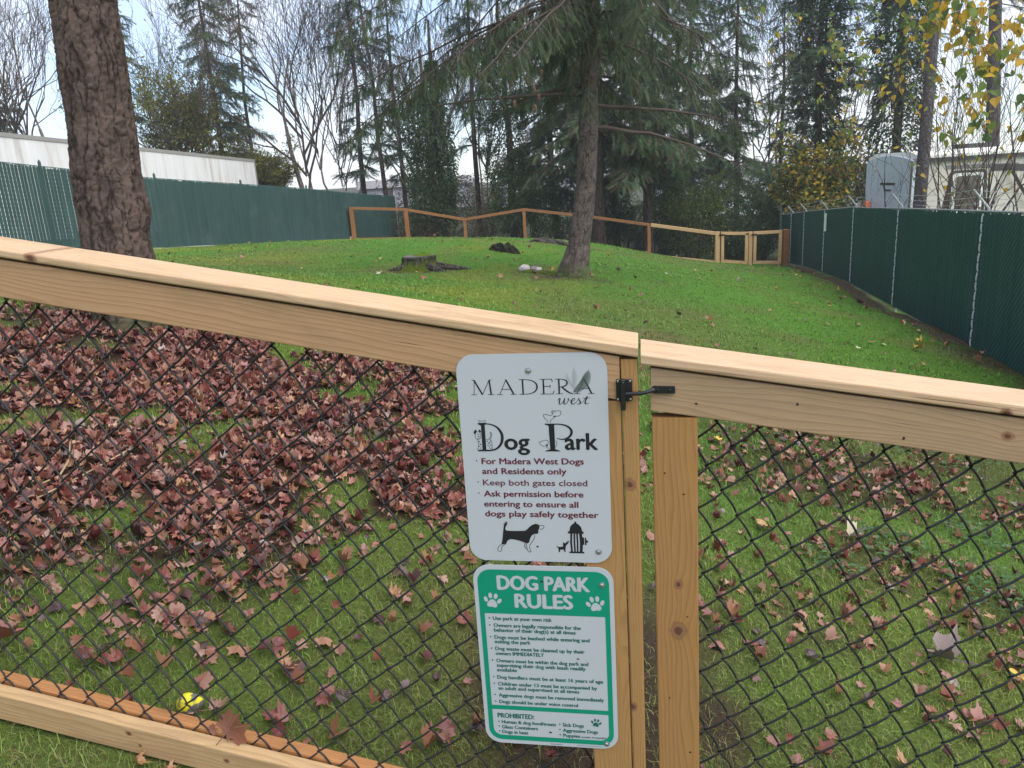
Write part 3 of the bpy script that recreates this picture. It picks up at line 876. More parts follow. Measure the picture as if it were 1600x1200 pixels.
def screw(s, x, y, parent, r=.0062):
    kk = Ink(s); c = kk.w(x, y, 0)
    u, z = float(c@FT), float(c[2])
    m = MB(); dome(m, u, z, -.0004, r*1.05, .0008, 16); wa = m.build('washer', stl, parent)
    m = MB(); dome(m, u, z, -.0012, r*.72, .0026, 6); m.build('screw', stl, wa)


screw(S1, 5.81, 1.38, sg); screw(S1, 10.9, 16.97, sg)
k = Ink(S1); k.ell(5.81, 16.62, .1, .08, col=None); k.build('screw_hole', hole_m, sg)

sr = thing('rules_sign', 'green and white rules sign in small print, below the larger white sign', 'sign', FP(-.22, -1.04, -.001))
sign_plate(S2, 'panel', sr, white)
k = Ink(S2); k.rrect(.35, .42, 11.63, 17.62, 1.15, .0003); k.build('green_field', ink_g, sr)
k = Ink(S2); k.rrect(.78, 4.66, 11.2, 13.98, .04, .0006); k.rrect(.78, 14.42, 11.2, 17.13, (.04, .04, .75, .75), .0006)
def paw(k, x, y, s, rot, h):
    c, sn = math.cos(math.radians(rot)), math.sin(math.radians(rot))
    R = lambda a, b: (x+s*(a*c-b*sn), y+s*(a*sn+b*c))
    k.poly([R(a, b) for a, b in ((-.52, .42), (-.38, .12), (-.12, -.12), (.12, -.12), (.38, .12), (.52, .42), (.45, .68), (.22, .74), (0, .66), (-.22, .74), (-.45, .68))], h)
    for a, b, rr in ((-.68, -.05, -28), (-.27, -.52, -8), (.27, -.52, 8), (.68, -.05, 28)):
        q = R(a, b); k.ell(q[0], q[1], .19*s, .31*s, rot+rr, h)
paw(k, 1.56, 3.40, .88, 8, .0006); paw(k, 10.42, 3.44, .88, -8, .0006)
k.text('DOG PARK', 2.12, 9.95, 2.28, 1.88, .085, .0006); k.text('RULES', 3.56, 8.46, 3.99, 1.88, .085, .0006)
k.build('white_fields', white, sr)
k = Ink(S2)
for s, a, b, base in (('Use park at your own risk', 1.48, 6.62, 5.28), ('Owners are legally responsible for the', 1.5, 9.08, 5.97), ('behavior of their dog(s) at all times', 1.5, 8.63, 6.44), ('Dogs must be leashed while entering and', 1.5, 9.8, 7.15), ('exiting the park', 1.49, 4.64, 7.60), ('Dog waste must be cleaned up by their', 1.5, 9.33, 8.29), ('owners IMMEDIATELY', 1.5, 5.77, 8.78), ('Owners must be within the dog park and', 1.5, 9.61, 9.51), ('supervising their dog with leash readily', 1.5, 9.36, 9.98), ('available', 1.5, 3.27, 10.45), ('Dog handlers must be at least 16 years of age', 1.48, 10.83, 11.2), ('Children under 13 must be accompanied by', 1.49, 10.29, 11.89), ('an adult and supervised at all times', 1.49, 8.72, 12.34), ('Aggressive dogs must be removed immediately', 1.49, 10.86, 13.07), ('Dogs should be under voice control', 1.49, 8.55, 13.75),
        ('Human & dog food/treats', 1.57, 6.5, 15.88), ('Glass Containers', 1.56, 4.83, 16.42), ('Dogs in heat', 1.56, 3.92, 16.94), ('Sick Dogs', 7.12, 8.99, 15.85), ('Aggressive Dogs', 7.12, 10.22, 16.42), ('Puppies', 7.12, 8.63, 16.96)):
    k.text(s, a, b, base, .50, .022, .0009)
k.text('(under 4 months)', 8.76, 10.97, 16.95, .30, .01, .0009); k.text('PROHIBITED:', 1.24, 4.55, 15.28, .70, .03, .0009)
for x, y in [(1.15, q) for q in (5.1, 5.8, 6.97, 8.12, 9.33, 11.03, 11.7, 12.88, 13.58)]+[(1.3, q) for q in (15.7, 16.2, 16.74)]+[(6.84, q) for q in (15.65, 16.2, 16.75)]: k.ell(x, y, .075, .075, h=.0009)
paw(k, 10.1, 15.3, .52, 10, .0009)
k.build('green_lettering', ink_d, sr)
k = Ink(S2); k.stroke([(8.3, 17.80), (10.6, 17.80)], .03); k.build('maker_line', ink_d, sr); k = Ink(S2); k.stroke([(5.9, 17.82), (7.0, 17.82)], .05); k.build('maker_mark', ink_d, sr)
for x, y, rx in ((5.97, 16.57, .13), (5.95, 1.43, .13), (8.74, 8.85, .11)):
    k = Ink(S2); k.ell(x, y, rx, rx*.7, 12, h=.0012); k.build('screw_hole' if rx > .12 else 'dirt_spot', hole_m, sr)
screw(S2, 11.04, 1.65, sr); screw(S2, 10.98, 17.47, sr)

# ------------------------------------------------------------------ slat fences, far wood fence
def slat_mat(name, c, var=.25):
    t = NT(name, .5, .35)
    at = t.attr('col').outputs['Color']
    n = t.noise(t.mapv(t.pos(), (3.0, 3.0, .55)), 1.0, 5, .7)
    c = t.mix(t.math('MULTIPLY', t.math('SUBTRACT', n, .38, clamp=True), 2.2, clamp=True), at, (.52, .60, .60), 'MULTIPLY')
    fd = t.noise(t.mapv(t.pos(), (1.1, 1.1, 1.6), (4, 2, 7)), 1.0, 4, .6)
    t.base(t.mix(t.math('MULTIPLY', t.math('SUBTRACT', fd, .55, clamp=True), 1.2, clamp=True), c, (.16, .20, .19)))
    return t.m


def polyline(pts, step):
    P = np.array(pts, float); seg = np.linalg.norm(np.diff(P, axis=0), axis=1); L = np.r_[0, np.cumsum(seg)]
    s = np.arange(0, L[-1], step)
    return np.stack([np.interp(s, L, P[:, 0]), np.interp(s, L, P[:, 1])], -1), s, L


def slat_fence(root, pts, height, pitch, width, colr, slatm, wirem, side, wire_step=.09, gapf=None, sides=3):
    """vertical privacy slats woven through a diamond wire net"""
    P, s, L = polyline(pts, pitch)
    d = nrm(np.gradient(P, axis=0)); zg = G(P[:, 0], P[:, 1])
    kn = np.arange(0, s[-1]+6.5, 6.2); kz = np.array([zg[np.abs(s-v) < .5].mean() if (np.abs(s-v) < .5).any() else zg[-5:].mean() for v in kn]); zs = np.interp(s, kn, kz)
    m = MB()
    n = len(P); w = np.full(n, width)
    if gapf is not None: w = w*gapf(s)
    c = np.array(colr)*rng.uniform(.90, 1.10, n)[:, None]
    off = .004*np.sin(np.arange(n)*math.pi)
    V = []
    nn = np.stack([-d[:, 1], d[:, 0]], -1)
    for zb_, zt_ in ((.03, height),):
        for du, dn in ((-.5, 0), (.5, 0), (.5, .006), (-.5, .006)):
            q = P+d*(du*w)[:, None]+nn*(dn+.0035*(np.arange(n) % 2))[:, None]
            top = height-rng.uniform(0, .05, n)
            V.append(np.c_[q, zs+zb_]); V.append(np.c_[q, zs+top])
    V = np.stack(V, 1)          # n, 8, 3 : b0 t0 b1 t1 b2 t2 b3 t3
    i = (np.arange(n)*8)[:, None]
    Q = np.concatenate([i+np.array([[0, 2, 3, 1]]), i+np.array([[2, 4, 5, 3]]), i+np.array([[4, 6, 7, 5]]), i+np.array([[6, 0, 1, 7]]), i+np.array([[1, 3, 5, 7]])])
    m.add(V.reshape(-1, 3), Q=Q, col=np.repeat(c, 8, 0))
    m.build('slats', slatm, root)
    # wire net, in front and behind the slats
    m = MB(); H = wire_step
    tot = L[-1]; nz = int(height/H)+1
    Pf, sf, _ = polyline(pts, .25); zf = np.interp(sf, s, zs)
    def at_s(ss):
        ss = np.clip(ss, 0, tot); x = np.interp(ss, L, np.array(pts)[:, 0]); y = np.interp(ss, L, np.array(pts)[:, 1])
        return np.stack([x, y, np.interp(ss, sf, zf)], -1)
    for sgn in (1, -1):
        s0 = np.arange(-height, tot+height, H)
        for a in s0:
            ss = np.array([a, a+height]); 
            if sgn < 0: ss = ss[::-1]
            zz = np.array([0, height])
            e0, e1 = (0-ss[0])/(ss[1]-ss[0]), (tot-ss[0])/(ss[1]-ss[0])
            lo, hi = max(0, min(e0, e1)), min(1, max(e0, e1))
            if hi-lo < .05: continue
            tt = np.linspace(lo, hi, 3)
            q = at_s(ss[0]+tt*(ss[1]-ss[0])); q[:, 2] += tt*height
            dd = nrm(q[-1]-q[0]); nv = np.array([-dd[1], dd[0], 0]); nv = nv/(np.linalg.norm(nv)+1e-9)*side
            if sgn < 0: nv = -nv
            m.tube(q+nv*.009*sgn*1.0, .0042, sides, cap=False)
    m.build('wire_net', wirem, root)
    return at_s, tot


galv = flat_mat('galvanised_steel', (.42, .44, .45), .45, .5, .6, .15, 30)
slat_l = slat_mat('slat_teal', None); slat_r = slat_mat('slat_dark_green', None)
wire_g = NT('green_wire', .45, .4); wire_g.base((.028, .070, .066)); wire_g = wire_g.m
wire_d = NT('dark_green_wire', .45, .4); wire_d.base((.020, .075, .066)); wire_d = wire_d.m
tie_m = flat_mat('white_tie', (.62, .64, .66), .6)
post_g = flat_mat('green_post', (.03, .075, .068), .4, .4)

fl = thing('slat_fence', 'long teal green privacy slat fence on the left in front of the white trailer', 'fence', gpt(*LF[1]))
at_l, tl = slat_fence(fl, LF, 1.80, .088, .086, (.046, .096, .088), slat_l, wire_g, 1, gapf=lambda s: np.interp(s, [0, 6, 11, 16, 19], [.78, .80, .95, 1.03, 1.04]))
s_ = 2.2
while s_ < tl+.1:
    p = at_l(np.array([s_]))[0]; m = MB()
    off = np.array([-.045, .02, 0])
    m.tube([p+off+Z3*-.1, p+off+Z3*1.86], .032, 10); m.tube([p+off+Z3*1.86, p+off+Z3*1.90, p+off+Z3*1.94], [.036, .03, .008], 10)
    m.build('post', post_g if s_ < tl-2 else galv, fl, smooth=False); s_ += 3.4
m = MB(); q = at_l(np.linspace(0, tl, 60)); m.tube(q+np.array([-.02, 0, 1.80]), .010, 6); m.build('top_wire', wire_g, fl)
p = at_l(np.array([tl]))[0]; m = MB(); m.tube([p+Z3*-.1, p+Z3*1.9], .034, 10); m.build('end_post', galv, fl)

fr = thing('slat_fence', 'dark green privacy slat fence with white ties and barbed wire on the right', 'fence', gpt(*RF[2]))
at_r, tr = slat_fence(fr, RF[::-1], 1.83, .082, .0835, (.032, .112, .100), slat_r, wire_d, -1)
seg_l = polyline(RF[::-1], .1)[2]
def s_at_y(y): 
    ss = np.linspace(0, tr, 600); return float(ss[np.argmin(np.abs(at_r(ss)[:, 1]-y))])
inn = nrm(np.array([-.975, .22, 0]))
arms = []
for y in (6.2, 9.95, 14.25, 18.5, 22.5, 26.1, 28.6, 30.9):
    p = at_r(np.array([s_at_y(y)]))[0]
    m = MB(); m.tube([p-inn*.05-Z3*.1, p-inn*.05+Z3*1.84], .030, 10); po = m.build('post', galv, fr)
    m = MB(); n_ = 14
    for i in range(n_):        # white lacing that ties the slats to the post
        z0, z1 = .06+i*(1.76/n_), .06+(i+.86)*(1.76/n_)
        m.tube([p+inn*.014+Z3*z0+FT*.004*(-1)**i, p+inn*.020+Z3*(z0+z1)/2, p+inn*.014+Z3*z1-FT*.004*(-1)**i], .0105, 5)
    m.build('tie', tie_m, fr)
    m = MB(); a0 = p-inn*.05+Z3*1.84; a1 = a0+inn*.20+Z3*.27
    m.tube([a0-Z3*.05, a0+Z3*.02, a1], [.020, .016, .012], 6); m.build('barb_arm', galv, po); arms.append((a0, a1))
m = MB()
for f in (.35, .65, .97):
    pts_ = [a0+(a1-a0)*f for a0, a1 in arms]
    path = []
    for a, b in zip(pts_[:-1], pts_[1:]):
        for t in np.linspace(0, 1, 6, endpoint=False): path.append(a+(b-a)*t-Z3*.05*math.sin(math.pi*t))
    path.append(pts_[-1]); m.tube(path, .0025, 4)
    P = np.array(path); q, _, _ = polyline(P[:, :2], .35); zz = np.interp(q[:, 1], P[::1, 1], P[::1, 2])
    for i in range(0, len(q), 1):
        c0 = np.array([q[i, 0], q[i, 1], zz[i]]); v_ = nrm(rng.normal(size=3))*.025; m.tube([c0-v_, c0+v_], .0025, 3, cap=False)
bw = m.build('barbed_wire', galv, fr); bw['kind'] = 'stuff'
m = MB(); q = at_r(np.linspace(0, tr, 80)); m.tube(q-inn*.02+Z3*1.83, .016, 6); m.build('top_rail', galv, fr)
p = at_r(np.array([0.0]))[0]; m = MB(); m.tube([p-Z3*.1, p+Z3*2.35], .04, 10); m.build('end_post', galv, fr)
p = at_r(np.array([s_at_y(22.1)]))[0]; ey = nrm(at_r(np.array([s_at_y(22.6)]))[0]-p)
m = MB(); m.box(p+inn*.03+Z3*1.22-ey*.0, ey*.36, inn*.006, Z3*.5); nt = m.build('paper_notice', flat_mat('paper', (.72, .74, .74), .7), None)
tag(nt, 'small white notice fixed to the dark green slat fence', 'notice')

brown = flat_mat('stained_wood', (.27, .125, .052), .75, .2, 0, .3, 7)
fresh = flat_mat('fresh_wood', (.56, .36, .185), .7, .2, 0, .2, 7)
mesh_far = NT('dark_mesh', .5, .3); mesh_far.base((.02, .02, .02)); mesh_far = mesh_far.m


def bar(mb, a, b, w, h):
    """square bar from a to b; w across (horizontal), h high; hangs below the line"""
    a, b = np.array(a), np.array(b); d = nrm((b-a)*np.array([1, 1, 0])); n_ = np.array([-d[1], d[0], 0])
    V = []
    for p in (a, b):
        for dw, dz in ((-.5, 0), (.5, 0), (.5, -1), (-.5, -1)): V.append(p+n_*dw*w+Z3*dz*h)
    mb.add(V, Q=[(0, 1, 2, 3), (7, 6, 5, 4), (0, 4, 5, 1), (1, 5, 6, 2), (2, 6, 7, 3), (3, 7, 4, 0)])


def post(mb, p, w, h, d=(1, 0), z0=-.15):
    d = nrm(np.array([d[0], d[1], 0.0])); n_ = np.array([-d[1], d[0], 0])
    mb.box(p-d*w/2-n_*w/2+Z3*z0, d*w, n_*w, Z3*(h-z0))


def net(mb, a, b, h, r=.003, stp=.10):
    """diamond wire between two post feet"""
    a, b = np.array(a), np.array(b); L = np.linalg.norm((b-a)[:2])
    for sg_ in (1, -1):
        for s0 in np.arange(-h, L, stp*1.4):
            t0, t1 = max(0, s0), min(L, s0+h)
            if t1-t0 < .08: continue
            z0, z1 = t0-s0, t1-s0
            if sg_ < 0: z0, z1 = h-z0, h-z1
            mb.tube([a+(b-a)*t0/L+Z3*z0, a+(b-a)*t1/L+Z3*z1], r, 3, cap=False)


ff = thing('rail_fence', 'long brown stained rail fence with thin wire mesh at the far lawn end', 'fence', gpt(.84, 29.4))
FPT = [(-5.58, 29.45, -.73), (-3.56, 29.45, -.90), (-1.40, 29.55, -1.40), (.84, 29.4, -1.16), (3.1, 29.0, -1.52), (5.32, 28.4, -1.93)]
top = [np.array(q) for q in FPT]
for i, q in enumerate(top):
    g = gpt(q[0], q[1]); m = MB()
    post(m, np.array([q[0], q[1], g[2]]), .15 if i < 2 else .115, q[2]-.02-g[2], z0=-.4); m.build('post', brown, ff)
for a, b in zip(top[:-1], top[1:]):
    m = MB(); bar(m, a, b, .13, .095); m.build('top_rail', brown, ff)
    ga, gb = gpt(a[0], a[1], .1), gpt(b[0], b[1], .1)
    m = MB(); bar(m, ga, gb, .09, .09); m.build('bottom_rail', brown, ff)
    m = MB(); net(m, ga, gb, min(a[2]-ga[2], b[2]-gb[2])-.1); w_ = m.build('wire_mesh', mesh_far, ff); w_['kind'] = 'stuff'
fn = thing('rail_fence', 'short run of fresh pale wood rail fence joining the far brown fence to its gate', 'fence', gpt(6.5, 28.1))
a, b = np.array([5.40, 28.38, -1.93]), np.array([7.62, 27.8, -2.33])
m = MB(); bar(m, a, b, .13, .115); m.build('top_rail', fresh, fn)
ga, gb = gpt(a[0], a[1], .12), gpt(b[0], b[1], .12)
m = MB(); bar(m, ga, gb, .09, .11); m.build('bottom_rail', fresh, fn)
m = MB(); net(m, ga, gb, 1.0); m.build('wire_mesh', mesh_far, fn)['kind'] = 'stuff'
for x, y, zt in ((7.66, 27.8, -2.33),):
    m = MB(); post(m, gpt(x, y), .15, zt-float(G(x, y)), z0=-.3); m.build('post', fresh, fn)
hinge = flat_mat('hinge', (.02, .02, .02), .5)
for gname, lab, x0, x1 in (('small_gate', 'fresh wood mesh gate at the far end beside the pale fence run', 7.78, 8.74), ('small_gate', 'fresh wood mesh gate at the far end beside the dark green slat fence', 8.94, 9.95)):
    gg = thing(gname, lab, 'gate', gpt((x0+x1)/2, 27.75))
    y0 = 27.75
    za, zb2 = (-2.34, -2.40) if x0 < 8 else (-2.40, -2.41)
    m = MB(); bar(m, (x0, y0, za), (x1, y0, zb2), .1, .1); m.build('top_rail', fresh, gg)
    g0, g1 = gpt(x0, y0, .17), gpt(x1, y0, .17)
    m = MB(); bar(m, g0, g1, .08, .1); m.build('bottom_rail', fresh, gg)
    for x, g in ((x0+.05, g0), (x1-.05, g1)):
        m = MB(); m.box((x-.05, y0-.05, g[2]), (.1, 0, 0), (0, .08, 0), (0, 0, za-.1-g[2])); m.build('stile', fresh, gg)
    m = MB(); net(m, g0, g1, .85); m.build('wire_mesh', mesh_far, gg)['kind'] = 'stuff'
    m = MB(); m.box((x0-.09, y0-.07, za-.13), (.2, 0, 0), (0, .02, 0), (0, 0, .05)); m.build('hinge', hinge, gg)
for lab, x, w_, mm in (('fresh wood gate post between the two small far gates', 8.84, .13, fresh), ('brown wood end post between the far gate and the dark green slat fence', 10.12, .2, brown)):
    m = MB(); post(m, gpt(x, 27.8), w_, -2.40-float(G(x, 27.8)), z0=-.3)
    tag(m.build('gate_post', mm), lab, 'post')

# ------------------------------------------------------------------ vehicles and buildings beyond the fences
tw = NT('trailer_white', .5, .3)
p_ = tw.obj(); st_ = tw.noise(tw.mapv(p_, (1.2, 1.2, .10)), 3.0, 4, .65)
tw.base(tw.ramp(st_, [(.30, (.50, .46, .42)), (.46, (.72, .70, .69)), (.7, (.80, .79, .79))])); tw = tw.m
grime = flat_mat('trailer_trim', (.30, .28, .26), .6)
dark = flat_mat('dark_rubber', (.018, .018, .02), .8)


def oriented_box(mb, c, d, n_, L, Wd, z0, z1, slope=0.0, r=0):
    """box from c along d (length L) and n_ (width Wd) with sloping floor and roof"""
    V = []
    for zz in (z0, z1):
        for a, b in ((0, 0), (1, 0), (1, 1), (0, 1)): V.append(c+d*a*L+n_*b*Wd+Z3*(zz+slope*a*L))
    mb.add(V, Q=[(0, 3, 2, 1), (4, 5, 6, 7), (0, 1, 5, 4), (1, 2, 6, 5), (2, 3, 7, 6), (3, 0, 4, 7)])


c0 = np.array([-10.79, 35.59, 0]); c1 = np.array([-12.58, 20.69, 0]); d_ = nrm(c1-c0); n_ = np.array([d_[1], -d_[0], 0])
if n_[0] > 0: n_ = -n_
slope = (1.85-1.40)/np.linalg.norm(c1-c0)
tl_ = thing('box_trailer', 'long dirty white box trailer parked behind the teal slat fence', 'trailer', (c0[0], c0[1], -2.4))
m = MB(); oriented_box(m, c0, d_, n_, 16.4, 2.5, -1.35, 1.36, slope); m.build('body', tw, tl_)
m = MB(); oriented_box(m, c0-n_*.02-d_*.02, d_, n_, 16.45, .03, 1.30, 1.41, slope); oriented_box(m, c0-n_*.02-d_*.03, d_, n_, .09, .03, -1.35, 1.30, 0); m.build('roof_trim', grime, tl_)
m = MB()
for i in range(1, 27): oriented_box(m, c0+d_*(i*.61)-n_*.006, d_, n_, .03, .02, -1.3, 1.28, 0) if False else m.box(c0+d_*(i*.61)-n_*.006+Z3*(-1.3+slope*i*.61), d_*.035, n_*.012, Z3*2.58)
m.build('wall_ribs', tw, tl_)['kind'] = 'stuff'
for i in (1.6, 2.9, 13.2):
    m = MB(); cc = c0+d_*i; zc_ = -1.85+slope*i
    ring = [(cc+n_*w+d_*.5*math.cos(a)+Z3*(zc_+.5*math.sin(a))) for w in (.02, .3) for a in np.linspace(0, 2*math.pi, 18, endpoint=False)]
    m.add(ring, Q=[(k, (k+1) % 18, 18+(k+1) % 18, 18+k) for k in range(18)], ngons=[list(range(18))[::-1], list(range(18, 36))]); m.build('wheel', dark, tl_)

rvb = flat_mat('camper_beige', (.56, .52, .46), .45, .4, 0, .06, 3); rvg = flat_mat('camper_front', (.52, .57, .63), .35, .45, 0, .06, 3)
rvw = flat_mat('camper_roof', (.74, .73, .70), .5); rvk = flat_mat('camper_dark_trim', (.055, .05, .05), .35, .5); rvgl = flat_mat('camper_glass', (.10, .085, .075), .12, .6)
rv = thing('camper_trailer', 'beige camper trailer with a grey rounded front and dark trim behind the dark green fence', 'camper', gpt(12.4, 22.4))
C = np.array([11.05, 21.0, 0]); ex = nrm(np.array([1, .16, 0])); ey_ = nrm(np.array([-.03, 1, 0]))
gz = -2.95; zr_ = -.18
m = MB(); m.box(C+Z3*(gz+.35), ex*7.2, ey_*2.4, Z3*(zr_-gz-.35)); m.build('body', rvb, rv)
# front cap: end wall with a rounded top
an = np.linspace(0, 1, 12); prof = [(0, gz+.35), (0, zr_-.05)]+[(t, zr_-.05+.16*math.sin(math.pi*t)**.7) for t in an[1:-1]]+[(1, zr_-.05), (1, gz+.35)]
V = [C+ey_*t*2.4-ex*dx+Z3*z for dx in (.14, .002) for t, z in prof]; k_ = len(prof)
m = MB(); m.add(V, Q=[(i, (i+1) % k_, k_+(i+1) % k_, k_+i) for i in range(k_)], ngons=[list(range(k_))[::-1], list(range(k_, 2*k_))]); cap_ = m.build('front_cap', rvg, rv)
m = MB(); m.box(C+ey_*.75-ex*.155+Z3*(-.85), ey_*.8, ex*.012, Z3*.06); m.box(C+ey_*.95-ex*.155+Z3*(-1.02), ey_*.35, ex*.012, Z3*.05); m.build('front_lettering', rvk, cap_)
m = MB(); m.box(C-ex*.15-ey_*.03+Z3*(gz+.35), ex*.05, ey_*.028, Z3*(zr_-gz-.4)); m.build('corner_trim', rvk, rv)
m = MB(); V = [C+ex*a*7.25-ex*.02+ey_*b+Z3*z for a in (0, 1) for b, z in ((-.12, zr_+.002), (-.12, zr_+.07), (.3, zr_+.19), (2.1, zr_+.19), (2.52, zr_+.07), (2.52, zr_+.002))]
m.add(V, Q=[(i, (i+1) % 6, 6+(i+1) % 6, 6+i) for i in range(6)], ngons=[list(range(6))[::-1], list(range(6, 12))]); m.build('roof', rvw, rv)
m = MB(); m.box(C-ey_*.10+ex*.02+Z3*(zr_-.10), ex*7.1, ey_*.095, Z3*.099); m.build('awning_rail', rvk, rv)
m = MB(); m.box(C+ex*1.9+ey_*.6+Z3*(zr_+.195), ex*1.0, ey_*.7, Z3*.12); m.build('roof_vent', rvk, rv)


def rv_patch(name, pts, mat, dep, parent):
    m = MB(); n_ = len(pts)
    V = [C+ex*a-ey_*dd+Z3*z for dd in (dep, .0) for a, z in pts]
    m.add(V, Q=[(i, (i+1) % n_, n_+(i+1) % n_, n_+i) for i in range(n_)], ngons=[list(range(n_)), list(range(n_, 2*n_))[::-1]])
    return m.build(name, mat, parent)


def rr(x0, x1, z0, z1, r): return [(cx+(-r if cx == x1 else r)+r*math.cos((s+k/4)*math.pi/2), cz+(-r if cz == z1 else r)+r*math.sin((s+k/4)*math.pi/2)) for cx, cz, s in ((x1, z1, 0), (x0, z1, 1), (x0, z0, 2), (x1, z0, 3)) for k in range(5)]


wf = rv_patch('window', rr(1.0, 2.15, -1.75, -.55, .14), rvk, .02, rv); rv_patch('frame', rr(1.10, 2.05, -1.68, -.62, .10), rvw, .03, wf); rv_patch('pane', rr(1.22, 1.95, -1.60, -.70, .06), rvgl, .04, wf)
dr = rv_patch('door', rr(.28, .86, -2.5, -.6, .1), rvb, .02, rv)
rv_patch('door_frame', rr(.22, .27, -2.5, -.6, .02), rvk, .022, dr)
xs_ = np.linspace(0, 1, 14); up_ = [(2.3+3.4*t, -.45-.55*t**2.2) for t in xs_]; lo_ = [(2.3+3.4*t, -.62-.62*t**2.0) for t in xs_[::-1]]
rv_patch('stripe', up_+lo_, rvk, .012, rv)
up_ = [(.9+2.2*t, -.40-.04*t) for t in xs_]; lo_ = [(.9+2.2*t, -.50-.06*t) for t in xs_[::-1]]
rv_patch('stripe', up_+lo_, flat_mat('grey_stripe', (.22, .21, .21), .4), .010, rv)
m = MB(); a_ = C+ex*2.75-ey_*.14; m.tube([a_+Z3*-.55, a_+ex*.75+Z3*-1.55], .045, 6); m.build('awning_arm', rvk, rv)
for i in (3.3, 4.2):
    m = MB(); cc = C+ex*i-ey_*.02+Z3*(gz+.34); ring = [cc+ey_*w+ex*.34*math.cos(a)+Z3*.34*math.sin(a) for w in (.0, .25) for a in np.linspace(0, 2*math.pi, 18, endpoint=False)]
    m.add(ring, Q=[(k, (k+1) % 18, 18+(k+1) % 18, 18+k) for k in range(18)], ngons=[list(range(18)), list(range(18, 36))[::-1]]); m.build('wheel', dark, rv)

# orange marker on a pole just above the dark green fence
b0 = px(1355, 318, 22.3); m_ = thing('marker_flag', 'small orange marker on a thin pole above the dark green fence', 'marker', (b0[0], b0[1], float(G(b0[0], b0[1]))))
m = MB(); m.tube([(b0[0], b0[1], float(G(b0[0], b0[1]))-.05), b0+Z3*.02], .02, 6); m.build('pole', galv, m_)
m = MB(); m.tube([b0-Z3*.14, b0-Z3*.08, b0+Z3*.02, b0+Z3*.09], [.14, .13, .10, .02], 12); m.build('cap', flat_mat('orange_plastic', (.80, .16, .05), .4), m_)

# pale houses far behind the trees
hw = flat_mat('house_wall', (.36, .36, .40), .8, .2, 0, .1, 1); hw2 = flat_mat('house_wall_white', (.66, .66, .70), .8, .2, 0, .1, 1); hr = flat_mat('house_roof', (.20, .19, .20), .9, .1, 0, .2, 2)


def house(lab, x, y, w, dpt, h, rot, wall, wins):
    z = float(G(x, y)); t = thing('house', lab, 'house', (x, y, z)); c, s = math.cos(rot), math.sin(rot)
    ax, ay = np.array([c, s, 0]), np.array([-s, c, 0]); o = np.array([x, y, z])
    m = MB(); m.box(o-ax*w/2-Z3*.5, ax*w, ay*dpt, Z3*(h+.5)); m.build('wall', wall, t)
    m = MB(); e = .35; V = [o-ax*(w/2+e)-ay*e+Z3*h, o+ax*(w/2+e)-ay*e+Z3*h, o+ax*(w/2+e)+ay*(dpt+e)+Z3*h, o-ax*(w/2+e)+ay*(dpt+e)+Z3*h, o-ax*(w/2+e)+ay*dpt/2+Z3*(h+.7), o+ax*(w/2+e)+ay*dpt/2+Z3*(h+.7)]
    m.add(V, Q=[(0, 1, 5, 4), (2, 3, 4, 5), (0, 3, 2, 1)], T=[(0, 4, 3), (1, 2, 5)]); m.build('roof', hr, t)
    for a, z0 in wins:
        m = MB(); m.box(o+ax*a-ay*.05+Z3*z0, ax*.9, ay*.048, Z3*1.0); f = m.build('window', hw2, t)
        m = MB(); m.box(o+ax*(a+.08)-ay*.07+Z3*(z0+.08), ax*.74, ay*.019, Z3*.84); m.build('pane', rvgl, f)


house('pale grey house far behind the ivy columns left of the middle tree', -7.5, 72, 10, 7, 1.9, .15, hw, [(-3, .9), (-.5, .9), (2, .9)])
house('low grey house far behind the middle of the brown rail fence', 4.5, 70, 9, 7, 2.6, -.1, hw, [(-3, .9), (1, .9)])
house('white house far behind the laurel bushes near the small gates', 17, 56, 8, 7, 3.0, .1, hw2, [(-2.5, .9), (.8, .9)])
m = MB(); s9 = []
for i in range(9):
    for j in range(20):
        th, ph = i/8*math.pi/2, j/20*2*math.pi; rr_ = 1+.18*math.sin(j*1.9+i)+.1*math.cos(j*3.1); s9.append((9.3+1.7*rr_*math.cos(ph)*math.sin(th+.001), 37.5+1.2*rr_*math.sin(ph)*math.sin(th+.001), float(G(9.3, 37.5))-.15+1.1*math.cos(th)*(1+.1*math.sin(j))))
m.add(s9, Q=[(i*20+j, i*20+(j+1) % 20, (i+1)*20+(j+1) % 20, (i+1)*20+j) for i in range(8) for j in range(20)])
tag(m.build('soil_heap', dm.m, smooth=True), 'brown heap of soil under the bushes behind the pale fence run', 'soil heap')

# ------------------------------------------------------------------ plants
leaf_t = NT('foliage', .6, .25)
leaf_t.base(leaf_t.attr('col').outputs['Color'])
leaf_t.b.inputs['Subsurface Weight'].default_value = 0
FOL = leaf_t.m
_o = FOL.node_tree.nodes['Material Output']
_tr = leaf_t.n('BsdfTranslucent'); leaf_t.l(leaf_t.attr('col').outputs['Color'], _tr.inputs[0])
_ms = leaf_t.n('MixShader'); _ms.inputs[0].default_value = .42
leaf_t.l(leaf_t.b.outputs[0], _ms.inputs[1]); leaf_t.l(_tr.outputs[0], _ms.inputs[2]); leaf_t.l(_ms.outputs[0], _o.inputs[0])


